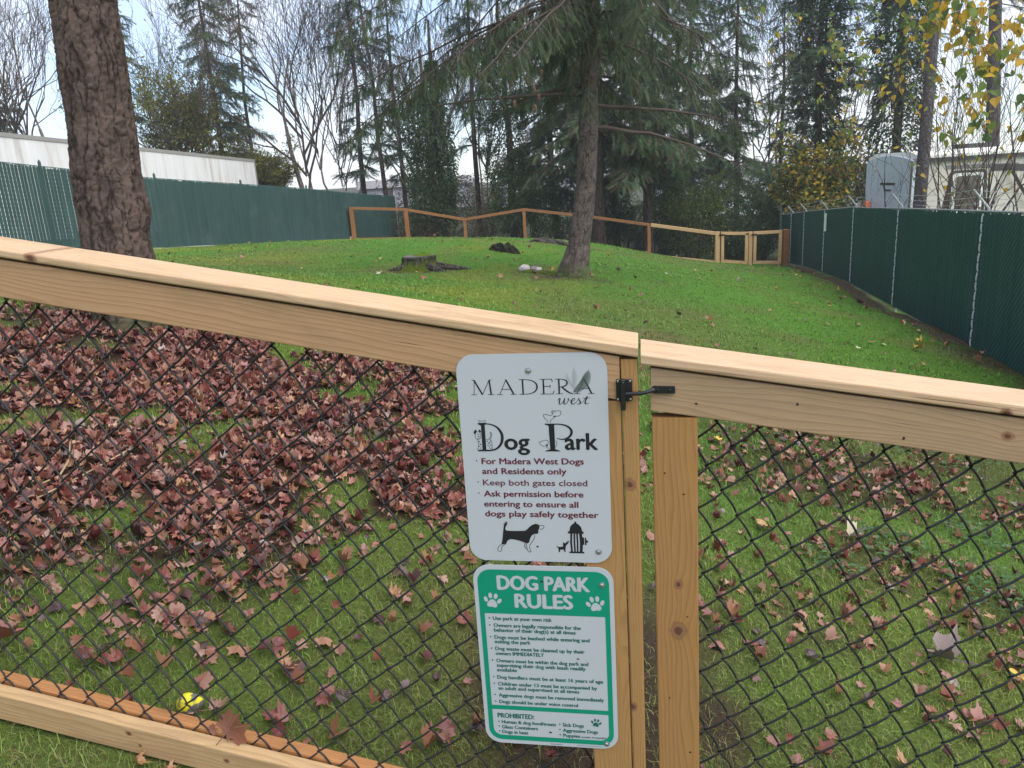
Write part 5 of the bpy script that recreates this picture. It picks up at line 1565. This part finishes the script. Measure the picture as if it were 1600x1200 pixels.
BK_big = bark_relief('big_fir_bark', (.100, .071, .057), (.014, .010, .009), (.05, .085, .014))
BK_mid = bark_relief('middle_fir_bark', (.105, .086, .074), (.020, .016, .014), (.06, .10, .014))
b_ = gpt(-2.36, 4.86)
t1 = thing('conifer', 'massive near fir trunk with cracked bark on the left', 'tree', b_, 'conifers around the dog park')
path = [b_-Z3*.25, b_+Z3*.1+np.array([-.01, 0, 0]), np.array([-2.42, 4.9, -.25]), np.array([-2.425, 5.02, .44]), np.array([-2.46, 5.14, 1.2]), np.array([-2.50, 5.25, 2.2]), np.array([-2.6, 5.4, 12])]
trunk_mesh(path, [.26, .225, .192, .190, .186, .18, .06], 190, 560, 5, dict(h=.14, a=.15, lobes=[(-1.2, .5), (.5, .5), (2.6, .6), (4.0, .5)]),   .55, .012, [(1.18, 2.9, .10, .03), (1.02, 3.0, .05, .025), (.95, .1, .12, .03), (.75, -1.0, .10, .02)], pw=.040, ph=.17, deep=.011).build('trunk', BK_big, t1, smooth=True)


def limb_foliage(tm, cm, path, r, cols, twl=(15, .21, .034, .0042), bl=(.25, .75), step=.11, weep=.8, r0=.03, dead=0.0):
    """hanging conifer bough: limb, side branchlets and needle sprays"""
    path = np.array(path); L = np.r_[0, np.cumsum(np.linalg.norm(np.diff(path, axis=0), axis=1))]
    tm.tube(path, np.linspace(r0, .006, len(path)), 6, cap=False)
    P = []; D = []; S = []; C = []
    s = .25
    while s < L[-1]:
        q = np.array([np.interp(s, L, path[:, k]) for k in range(3)]); t = s/L[-1]
        i = min(int(np.searchsorted(L, s)), len(path)-1); dv = nrm(path[i]-path[i-1]); side = nrm(np.cross(dv, Z3))
        for sg_ in (1, -1):
            if r.random() < .12: continue
            b = r.uniform(*bl)*(1.15-.6*t); d2 = nrm(dv*r.uniform(.2, .8)+side*sg_*r.uniform(.3, .9)-Z3*r.uniform(.1, weep))
            pts = [q]; dd = d2.copy()
            nseg = 4
            for _ in range(nseg): dd = nrm(dd-Z3*weep*.28+r.normal(0, .10, 3)); pts.append(pts[-1]+dd*b/nseg)
            pts = np.array(pts); isdead = r.random() < dead
            tm.tube(pts, np.linspace(.006, .0022, nseg+1), 3, cap=False)
            n_ = int(b/.05)+2
            shade = r.uniform(.65, 1.35)
            for u in np.linspace(.05, 1, n_):
                if isdead and r.random() < .75: continue
                w = np.array([np.interp(u*nseg, np.arange(nseg+1), pts[:, k]) for k in range(3)])
                P.append(w); D.append(dd*.7+side*r.normal(0, .6)+r.normal(0, .35, 3)-Z3*weep*.5); S.append(r.uniform(.65, 1.2)); C.append(shades(1, cols, r, .2)[0]*shade)
        s += step*r.uniform(.6, 1.4)
    if P: scatter(cm, spray(*twl, seed=int(r.integers(99))), np.array(P), np.array(D), np.array(S), np.array(C), .7, r)


r = np.random.default_rng(61); tm = MB(); cm = MB()
def arc_limb(a, az, L, drop, rise=.1, n=9):
    u = np.array([math.cos(az), math.sin(az), 0]); s = np.linspace(0, 1, n)
    w = np.cumsum(r.normal(0, .02, (n, 3)), 0)
    return np.array(a)+u*(s*L)[:, None]+Z3*((rise*s-drop*s**1.7)*L)[:, None]+w*L*.3
NEAR = [(.030, .052, .034), (.040, .066, .034), (.024, .042, .032)]
for h, az, L, dr_ in ((2.3, 3.3, 1.7, .75), (2.6, 2.6, 2.0, .6), (2.2, -.2, 1.9, .42), (2.6, .35, 2.4, .5), (2.9, -.7, 2.2, .6), (3.2, 1.0, 2.6, .55), (3.0, 4.0, 2.2, .6), (3.6, .1, 2.8, .55), (3.7, 3.0, 2.6, .6), (4.4, -1.2, 2.6, .5), (4.2, 2.0, 2.6, .5)):
    limb_foliage(tm, cm, arc_limb((-2.55, 5.25, h), az, L, dr_), r, NEAR, bl=(.15, .5), step=.13, weep=.7, r0=.022)
tm.build('limbs', BK_twig, t1); cm.build('crown', FOL, t1)

# ------------------------------------------------------------------ the middle fir with its hanging boughs
b_ = gpt(1.04, 12.03)
t2 = thing('conifer', 'leaning fir with mossy foot and hanging boughs standing in the middle of the lawn', 'tree', b_, 'conifers around the dog park')
MP = [b_-Z3*.3, b_+Z3*.02, np.array([1.19, 12.10, -1.05]), np.array([1.33, 12.33, -.3]), np.array([1.43, 12.5, .7]), np.array([1.55, 12.9, 2.6]), np.array([1.75, 13.2, 11])]
trunk_mesh(MP, [.27, .23, .165, .150, .140, .12, .04], 90, 330, 9, dict(h=.20, a=.30, lobes=[(3.3, .55), (2.4, .4), (4.6, .4), (5.6, .35), (.3, .4)]), .85, .012, pw=.045, ph=.13, deep=.010).build('trunk', BK_mid, t2, smooth=True)
r = np.random.default_rng(77); tm = MB(); cm = MB()
MIDC = [(.056, .100, .050), (.076, .122, .050), (.048, .084, .048), (.096, .130, .052), (.120, .118, .070)]
def tz(z): return np.array([np.interp(z, [-1.5, -.3, .7, 2.6, 11], [1.1, 1.36, 1.44, 1.55, 1.75]), np.interp(z, [-1.5, -.3, .7, 2.6, 11], [12.05, 12.33, 12.5, 12.9, 13.2]), z])
for h, az, L, dr_, ri in ((.62, .10, 2.7, .22, -.02), (.98, .25, 2.5, .18, .0), (1.3, 2.95, 1.6, .25, .12), (1.15, 3.3, 2.6, .10, .1)):      # bare looking lower limbs
    limb_foliage(tm, cm, arc_limb(tz(h), az, L, dr_, ri), r, MIDC, bl=(.15, .45), step=.16, weep=.5, r0=.042, dead=.35)
for k_ in range(17):       # boughs on the left and towards the viewer, hanging into the top of the view
    az = math.pi+r.uniform(-.5, 1.25); h = r.uniform(2.3, 4.6)
    limb_foliage(tm, cm, arc_limb(tz(h), az, r.uniform(2.8, 4.4), r.uniform(.22, .42), r.uniform(-.1, .05)), r, MIDC, bl=(.25, .7), step=.13, weep=.9, r0=.024, dead=.4)
for k_ in range(46):       # short shoots on the upper trunk
    q = tz(r.uniform(1.3, 3.4)); a_ = r.uniform(0, 6.28); u_ = np.array([math.cos(a_), math.sin(a_), -.3])
    limb_foliage(tm, cm, np.array([q+u_*.1, q+u_*.35, q+u_*.6-Z3*.15, q+u_*.75-Z3*.35]), r, MIDC, bl=(.12, .3), step=.12, weep=.9, r0=.007)
z = 1.95; i = 0
while z < 8.2:
    az = i*2.399+r.normal(0, .35); toward = max(0, -math.sin(az))
    L = r.uniform(2.6, 3.9)*(1-.04*(z-1.5))*(1+.18*max(0, -math.cos(az))); dr_ = r.uniform(.30, .56)
    limb_foliage(tm, cm, arc_limb(tz(z), az, L, dr_, r.uniform(-.05, .2)), r, MIDC, bl=(.25, .8), step=.12, weep=.95, r0=.024, dead=.40)
    z += r.uniform(.10, .20); i += 1
tm.build('limbs', BK_twig, t2); cm.build('crown', FOL, t2)
cones = []
for i in range(9):
    q = px(r.uniform(780, 850), r.uniform(105, 165), r.uniform(10.2, 10.9)); m = MB()
    m.tube([q, q-Z3*.025, q-Z3*.07, q-Z3*.10], [.008, .022, .018, .004], 8); c_ = m.build('cone', flat_mat('cone_brown', (.16, .085, .05), .8) if i == 0 else bpy.data.materials['cone_brown'], t2)

# ------------------------------------------------------------------ stump, roots, stones
stm = bark('stump_bark', (.12, .105, .092), (.02, .016, .013), 22, .3, (.10, .14, .015), .02)
b_ = gpt(-1.44, 13.08); st = thing('tree_stump', 'old sawn tree stump with moss on its top, standing in bare dirt', 'stump', b_)
r = np.random.default_rng(5); m = MB(); n = 36; a = np.arange(n)*2*math.pi/n; V = []
for z_, R_ in ((-.1, .44), (0, .40), (.05, .34), (.12, .28), (.18, .265), (.225, .27), (.24, .25)):
    V.append(np.stack([b_[0]+R_*np.cos(a)*(1+.12*vnoise(np.cos(a)*2, np.sin(a)*2+z_*3, .5, 4)), b_[1]+R_*np.sin(a)*(1+.1*vnoise(np.sin(a)*2, np.cos(a)*2, .5, 6)), b_[2]+z_+.04*(vnoise(np.cos(a)*3, np.sin(a)*3, .6, 8)-.5)*(z_ < .1)], -1))
V = np.array(V); i = np.arange(6)[:, None]*n; j = np.arange(n)[None]; k2 = (j+1) % n
m.add(V.reshape(-1, 3), Q=np.stack([i+j, i+k2, i+n+k2, i+n+j], -1).reshape(-1, 4), col=np.repeat(np.array([.8, .85, .9, .7, .5, .45, .5])[:, None], n, 1).reshape(-1, 1)*np.array([0, 1, 0])); m.build('stump_wood', stm, st)
m = MB(); q = V[6]+Z3*.004; m.add(np.vstack([q, q.mean(0)+Z3*.01]), T=[(k, (k+1) % n, n) for k in range(n)]); m.build('cut_face', flat_mat('grey_cut_wood', (.17, .155, .14), .9, .1, 0, .5, 25), st)
moss_m = flat_mat('moss', (.105, .15, .012), .95, .05, 0, .45, 30)
m = MB(); c0 = V[6].mean(0)+np.array([.07, -.02, .012]); P = []
for k in range(1, 5):
    for t in range(24): P.append(c0+np.array([math.cos(t/24*6.283)*.15*k/4*(1+.25*math.sin(t*2.1)), math.sin(t/24*6.283)*.17*k/4, .035*(1-(k/4)**2)]))
m.add(P, Q=[(k*24+t, k*24+(t+1) % 24, (k+1)*24+(t+1) % 24, (k+1)*24+t) for k in range(3) for t in range(24)], ngons=[list(range(24))]); m.build('moss_pad', moss_m, st, smooth=True)
for az, L in ((-.9, .75), (-.2, .9), (.7, .4), (3.6, .55)):
    u = np.array([math.cos(az), math.sin(az), 0]); m = MB(); s = np.linspace(.2, L, 8)
    P = [np.array([b_[0]+u[0]*q, b_[1]+u[1]*q, float(G(b_[0]+u[0]*q, b_[1]+u[1]*q))+.10*(1-q/L)]) for q in s]
    m.tube(P, np.linspace(.09, .025, 8), 7, col=(0, .35, 0)); m.build('root', stm, st)


def wood_heap(name, label, cat, x, y, L, w, h, az, seed, mat, mossy):
    """rotten log lying half sunk in the lawn"""
    b = gpt(x, y); r = np.random.default_rng(seed); n = 22; s = np.linspace(-.5, .5, 16); u = np.array([math.cos(az), math.sin(az), 0]); v = np.array([-u[1], u[0], 0]); V = []
    for q in s:
        c = b+u*q*L; c[2] = float(G(c[0], c[1])); k = (1-abs(q*2)**3)
        for t in range(n):
            an = t/n*2*math.pi; j = .6+.8*vnoise(q*6+math.cos(an)*1.2, math.sin(an)*1.2, .5, seed)
            V.append(c+v*w*k*j*math.cos(an)+Z3*(h*k*j*math.sin(an)-.02))
    m = MB(); i = np.arange(15)[:, None]*n; j = np.arange(n)[None]; k2 = (j+1) % n
    m.add(V, Q=np.stack([i+j, i+k2, i+n+k2, i+n+j], -1).reshape(-1, 4), col=(0, mossy, 0))
    return tag(m.build(name, mat, smooth=False), label, cat)


rot_m = bark('rotten_wood', (.045, .040, .034), (.010, .009, .008), 18, 1.0, (.055, .09, .012), .03)
wood_heap('rotten_log', 'dark mossy rotten log lying in the lawn left of the middle tree', 'log', .02, 17.2, .85, .16, .20, -.5, 3, rot_m, .45)
wood_heap('rotten_log', 'grey weathered root lying behind the middle tree near the brown fence', 'log', 1.35, 21.4, 1.5, .14, .14, -.25, 6, stm, .25)
wood_heap('surface_root', 'mossy root running left from the foot of the middle tree', 'root', .55, 12.25, .8, .09, .07, -.15, 9, stm, .7)
stone_m = flat_mat('pale_stone', (.50, .44, .42), .8, .2, 0, .3, 30); stone_d = flat_mat('grey_stone', (.24, .20, .20), .8, .2, 0, .4, 40)
for i, (x_, y_, s_, mt, lab) in enumerate(((820, 421, .085, stone_m, 'round pale stone lying left of the mossy foot of the middle tree'), (834, 424, .07, stone_d, 'mottled grey stone between the pale stone and the mossy tree foot'), (842, 427, .055, stone_m, 'small pinkish stone nearest the mossy foot of the middle tree'))):
    q = px(x_, y_, 12.45); b = gpt(q[0], q[1]); r = np.random.default_rng(i+50); m = MB(); V = []
    for k in range(9):
        th = k/8*math.pi
        for t in range(14):
            an = t/14*6.283; v = np.array([math.sin(th)*math.cos(an), math.sin(th)*math.sin(an), math.cos(th)*.75]); V.append(b+v*s_*(.8+.5*vnoise(v[0]*2+i, v[1]*2+v[2], .7, i))+Z3*s_*.45)
    m.add(V, Q=[(k*14+t, (k+1)*14+t, (k+1)*14+(t+1) % 14, k*14+(t+1) % 14) for k in range(8) for t in range(14)]); tag(m.build('stone', mt, smooth=True), lab, 'stone')

# ------------------------------------------------------------------ fallen maple leaves
def maple(seed, curl):
    r = np.random.default_rng(seed); fold = r.choice([0, 0, .45, .9, 1.5, -.5]); tear = r.random() < .4
    out = [(-90, .22), (-66, .56), (-50, .48), (-32, .78), (-20, .72), (-8, .94), (6, .74), (20, .62), (34, .82), (46, .84), (53, 1.05), (63, .84), (74, .66)]
    half = [(90-a, q) for a, q in out]                    # angle from the leaf axis
    pts = [(a, q) for a, q in half]+[(0, 1.12)]+[(-a, q) for a, q in half[::-1]]
    P = []
    for a, q in pts:
        q = q*r.uniform(.80, 1.1)*(.72 if tear and a > 20 else 1); an = math.radians(a)
        P.append((q*math.cos(an)*.5, q*math.sin(an)*.52))
    P = np.array(P); n = len(P)
    inner = P*.5
    def zf(p):
        rad = np.hypot(p[:, 0], p[:, 1])
        return curl*(rad**2)*1.5+fold*np.abs(p[:, 1])+.10*np.sin(p[:, 0]*6+seed)*rad+.09*np.cos(p[:, 1]*7+seed*2)*rad
    XY = np.vstack([P, inner, [(0, 0)]])
    V = np.c_[XY, zf(XY)]
    T = [(2*n, n+i, n+(i+1)) for i in range(n-1)]; Q = [(n+i, i, i+1, n+i+1) for i in range(n-1)]
    st_ = np.array([(-.02, .012, 0), (-.02, -.012, 0), (-.55, .03, .06+.1*r.random()), (-.55, .05, .06)])
    return V, Q, T, st_


MAPLE = [maple(i, c) for i, c in enumerate((.35, -.3, .6, .2, -.5, .9, .1, -.15, .5, 1.3, .0, .8, -.8, .4, 1.6, .25))]
LCOL = dict(red=[(.19, .050, .042), (.25, .075, .056), (.29, .105, .075)], brown=[(.34, .155, .090), (.27, .110, .066), (.39, .205, .118)], pink=[(.35, .160, .122), (.29, .125, .100), (.40, .230, .172)], dark=[(.085, .028, .026), (.055, .026, .026), (.13, .046, .040)],
            tan=[(.46, .26, .12), (.42, .23, .11)], cream=[(.62, .57, .42)], yellow=[(.62, .44, .06)], grey=[(.30, .24, .22)])
lf = NT('dead_leaf', .42, .5)
at_ = lf.attr('col').outputs['Color']; nz_ = lf.noise(lf.obj(), 45, 4, .65)
lf.base(lf.mix(lf.math('MULTIPLY', nz_, .8), at_, (.42, .36, .34), 'MULTIPLY')); DEAD = lf.m
r = np.random.default_rng(900)
LM = {}
for key, cs in LCOL.items():
    for ci, c in enumerate(cs):
        for vi in range(4):
            V, Q, T, st_ = MAPLE[(ci*5+vi*3+len(key)) % 16]; m = MB()
            rad = np.hypot(V[:, 0], V[:, 1])[:, None]
            m.add(V, Q=Q, T=T, col=np.array(c)*(.8+.5*rad)); m.add(st_, Q=[(0, 1, 2, 3)], col=np.array(c)*.7)
            LM.setdefault(key, []).append(m.mesh('leaf', DEAD, smooth=False))


def slope_n(x, y):
    e = .15; return nrm(np.array([-(float(G(x+e, y))-float(G(x-e, y)))/(2*e), -(float(G(x, y+e))-float(G(x, y-e)))/(2*e), 1]))


def lay(x, y, s, yaw, tilt, dz):
    n_ = nrm(slope_n(x, y)+r.normal(0, tilt, 3)*np.array([1, 1, 0])); X = nrm(np.cross(np.array([-math.sin(yaw), math.cos(yaw), 0]), n_)); Y = np.cross(n_, X)
    return Matrix(((X[0]*s, Y[0]*s, n_[0]*s, x), (X[1]*s, Y[1]*s, n_[1]*s, y), (X[2]*s, Y[2]*s, n_[2]*s, float(G(x, y))+dz), (0, 0, 0, 1)))


# spots: a dense carpet on the left, a looser scatter on the right, few on the far lawn
X = []; Y = []
n = 190000
x = r.uniform(-6, 6, n); y = r.uniform(1.75, 9, n)
k = inwedge(x, y, .1) & in_park(x, y) & ~hit_board(x, y)
dens = leafcover(x, y)*(.30+.70*(x < .4))+.005*(y < 7)+.002+.085*np.exp(-((x-1.6)/1.6)**2-((y-3.2)/1.5)**2)
k &= r.random(n) < dens*.62
X, Y = x[k], y[k]
m_ = MB(); d2 = X**2+(Y*1.0)**2
inv = np.abs(X) < .64*Y+.12
order = np.argsort(np.where(inv, d2, 99)); near = order[:288]; rest = order[288:]
GRP = 'fallen maple leaves on the lawn behind the fence'
LAB = {('red', 0): 'deep red fallen maple leaf on the lawn left of the signs', ('brown', 0): 'light brown fallen maple leaf on the lawn left of the signs', ('pink', 0): 'pale pinkish fallen maple leaf on the lawn left of the signs', ('dark', 0): 'dark maroon fallen maple leaf on the lawn left of the signs', ('grey', 0): 'grey fallen maple leaf on the lawn left of the signs', ('tan', 0): 'tan fallen maple leaf on the lawn left of the signs',
       ('red', 1): 'deep red fallen maple leaf on the lawn behind the gate', ('brown', 1): 'light brown fallen maple leaf on the lawn behind the gate', ('pink', 1): 'pale pinkish fallen maple leaf on the lawn behind the gate', ('dark', 1): 'dark maroon fallen maple leaf on the lawn behind the gate', ('grey', 1): 'grey fallen maple leaf on the lawn behind the gate', ('tan', 1): 'tan fallen maple leaf on the lawn behind the gate'}
keys = ['red', 'brown', 'pink', 'dark', 'tan', 'grey']; pr = [.30, .21, .26, .19, .02, .02]


def one_leaf(mesh, mat, label, cat='leaf', group=GRP):
    o = bpy.data.objects.new('maple_leaf', mesh); COL.objects.link(o); o.matrix_world = mat
    return tag(o, label, cat, group)


for i in near:
    key = keys[r.choice(6, p=pr)]; me = LM[key][r.integers(len(LM[key]))]
    s = r.uniform(.040, .076); side = 0 if X[i] < .22*Y[i]*.35+.0 else 1
    one_leaf(me, lay(X[i], Y[i], s, r.uniform(0, 6.28), .20, .012+.012*r.random()), LAB[(key, side)])
for i in rest:
    key = keys[r.choice(6, p=pr)]; V, Q, T, st_ = MAPLE[r.integers(16)]; c = np.array(LCOL[key][r.integers(len(LCOL[key]))])*r.uniform(.75, 1.2)
    lc = leafcover(X[i:i+1], Y[i:i+1])[0]
    A_ = np.array(lay(X[i], Y[i], r.uniform(.032, .068), r.uniform(0, 6.28), .24+.16*r.random(), .006+.030*lc*r.random()))
    Vw = V@A_[:3, :3].T+A_[:3, 3]; m_.add(Vw, Q=Q, T=T, col=c*(.8+.5*np.hypot(V[:, 0], V[:, 1])[:, None]))
n = 900; x = r.uniform(-7, 10, n); y = r.uniform(7, 27, n); k = in_park(x, y) & (r.random(n) < .16+.6*np.exp(-((x-(6.14+(y-9.88)*.2305)+.4)/.6)**2)+.35*np.exp(-((x-1)/1.5)**2-((y-11)/2.0)**2))
for xx, yy in zip(x[k], y[k]):
    key = ['brown', 'tan', 'yellow', 'dark', 'cream', 'pink'][r.choice(6, p=[.34, .2, .06, .24, .06, .1])]; V, Q, T, st_ = MAPLE[r.integers(16)]; A_ = np.array(lay(xx, yy, r.uniform(.06, .12), r.uniform(0, 6.28), .3, .035))
    m_.add(V@A_[:3, :3].T+A_[:3, 3], Q=Q, T=T, col=np.array(LCOL[key][0]))
tag(m_.build('leaf_litter', DEAD), 'carpet of dead reddish brown maple leaves spread over the lawn', 'leaf litter', kind='stuff')

# leaves one can pick out
def ray_ground(x_, y_):
    d = px(x_, y_, 1.0); t = np.linspace(.5, 40, 8000); q = t[:, None]*d; g = G(q[:, 0], q[:, 1]); i = int(np.argmax(q[:, 2] < g)); return q[i]


for x_, y_, key, s, yaw, lab in ((1330, 848, 'cream', .105, .3, 'pale cream leaf lying on the lawn behind the gate'), (1480, 1042, 'grey', .15, 2.5, 'large grey brown leaf flat on the lawn low behind the gate'), (1190, 829, 'tan', .095, .2, 'bright tan star shaped leaf just right of the gate stile'), (1592, 1068, 'yellow', .085, 1.0, 'yellow leaf on the lawn at the right edge behind the gate'),
        (1431, 549, 'yellow', .17, .4, 'large bright yellow leaf on the far lawn near the dark green fence'), (1265, 682, 'cream', .15, .1, 'long pale leaf right below the gate rail'), (1120, 694, 'yellow', .08, 2.0, 'yellowish leaf at the top corner of the gate mesh'), (450, 1050, 'tan', .085, 4.0, 'light tan leaf alone on the grass low behind the left mesh'), (318, 1078, 'brown', .075, 1.2, 'forked brown leaf just above the yellow ball'),
        (615, 942, 'tan', .055, 2.0, 'small tan leaf alone on the grass left of the rules sign'), (8, 1012, 'red', .10, .5, 'crimson leaf at the left edge just above the lower rail'), (205, 1072, 'brown', .055, 3.0, 'small curled brown leaf beside the lower rail')):
    q = ray_ground(x_, y_); me = LM[key][r.integers(len(LM[key]))]
    one_leaf(me, lay(q[0], q[1], s, yaw, .12, .03), lab, 'leaf')
# the curled leaves caught on the lower rail
for u, dz, q_, s, tl__, key, lab in ((-1.045, .040, .030, .115, 1.2, 'brown', 'big curled brown leaf caught on the lower rail against the mesh'), (-1.105, .012, .043, .035, .9, 'brown', 'small crumpled rusty leaf caught between the lower rails')):
    p = FP(u, zl(u)+dz, q_); n_ = nrm(-FN*math.sin(tl__)+Z3*math.cos(tl__)); Xv = nrm(FT*.55+Z3*.8-n_*np.dot(FT*.55+Z3*.8, n_)); Yv = np.cross(n_, Xv)
    me = LM[key][5 % len(LM[key])]
    one_leaf(me, Matrix([[Xv[i]*s, Yv[i]*s, n_[i]*s, p[i]] for i in range(3)]+[[0, 0, 0, 1]]), lab, 'leaf')
for u, dz, lab in ((-1.285, -.078, 'rusty leaf lying under the left end of the lower rail'), (-1.20, -.085, 'rust brown leaf tucked under the lower rail near the split')):
    p = FP(u, zl(u)+dz, -.02); o = one_leaf(LM['tan'][2], lay(p[0], p[1], .05, 1.0+u, .3, .02), lab, 'leaf'); o.matrix_world.translation = p

# yellow ball
yb = NT('ball_yellow', .5, .35); v_ = yb.noise(yb.obj(), 22, 3, .5, .3)
yb.base(yb.ramp(v_, [(.47, (.62, .55, .015)), (.52, (.10, .10, .09)), (.72, (.16, .16, .15))])); 
q = ray_ground(298, 1112); m = MB(); V = []
for k in range(13):
    th = k/12*math.pi
    for t in range(20):
        an = t/20*6.283; v = np.array([math.sin(th)*math.cos(an), math.sin(th)*math.sin(an), math.cos(th)]); rad = .031*(1+.20*math.sin(an*2+1)*math.sin(th)+.10*math.sin(an*3)); V.append(q+np.array([v[0]*rad, v[1]*rad, v[2]*.036*(1-.35*max(0, v[0]))])+Z3*.022)
m.add(V, Q=[(k*20+t, (k+1)*20+t, (k+1)*20+(t+1) % 20, k*20+(t+1) % 20) for k in range(12) for t in range(20)])
tag(m.build('ball', yb.m, smooth=True), 'chewed yellow ball with dark patches behind the lower rail', 'ball')

# clover among the leaves behind the gate
r = np.random.default_rng(321); m = MB(); P = []
for cx_, cy_, rr_, n in ((2.05, 2.95, .22, 180), (1.72, 3.2, .18, 150), (2.85, 4.9, .4, 240), (2.3, 3.5, .2, 120), (1.35, 3.0, .12, 60)):
    a = r.uniform(0, 6.28, n); q = rr_*np.sqrt(r.random(n)); P.append(np.stack([cx_+q*np.cos(a), cy_+q*np.sin(a)], -1))
P = np.concatenate(P); n = len(P); P3 = np.c_[P, G(P[:, 0], P[:, 1])+r.uniform(.02, .05, n)]
disc_ = (np.array([(math.cos(t)*.5, math.sin(t)*.5, .06*math.cos(3*t)) for t in np.linspace(0, 6.283, 9)[:-1]]+[(0, 0, -.05)]), np.array([(8, i, (i+1) % 8) for i in range(8)]))
scatter(m, disc_, P3, np.stack([np.cos(np.arange(n)), np.sin(np.arange(n)), 0*P[:, 0]], -1), r.uniform(.012, .024, n), shades(n, [(.075, .16, .06), (.10, .19, .085), (.06, .13, .045)], r), .22, r)
tag(m.build('clover', FOL), 'patches of small round clover leaves in the grass behind the gate', 'clover', kind='stuff')

# twigs among the leaves
for i, (pts_, lab) in enumerate(((((60, 770), (95, 755), (110, 730), (112, 700)), 'pale bent twig lying on the leaf carpet at the left'), (((60, 790), (120, 760), (200, 715)), 'straight thin twig on the leaf carpet near the bent twig'))):
    m = MB(); m.tube([ray_ground(*p)+Z3*.03 for p in pts_], [.004, .004, .0035, .002][:len(pts_)], 5)
    tag(m.build('twig', flat_mat('pale_twig', (.36, .27, .16), .8)), lab, 'twig')

# ------------------------------------------------------------------ thin haze volume, added to lift and soften the dark trees
hz = bpy.data.materials.new('air'); hz.use_nodes = True
ht = hz.node_tree
for n_ in list(ht.nodes): ht.nodes.remove(n_)
ho = ht.nodes.new('ShaderNodeOutputMaterial'); hv = ht.nodes.new('ShaderNodeVolumePrincipled')
hv.inputs['Color'].default_value = (.93, .95, 1.0, 1); hv.inputs['Density'].default_value = .0011; hv.inputs['Anisotropy'].default_value = .2
ht.links.new(hv.outputs[0], ho.inputs['Volume'])
hb = MB(); hb.box((-300, -60, -6.5), (600, 0, 0), (0, 520, 0), (0, 0, 40))
tag(hb.build('haze', hz), 'thin haze added over the whole park to lift the dark trees', 'haze', kind='stuff')
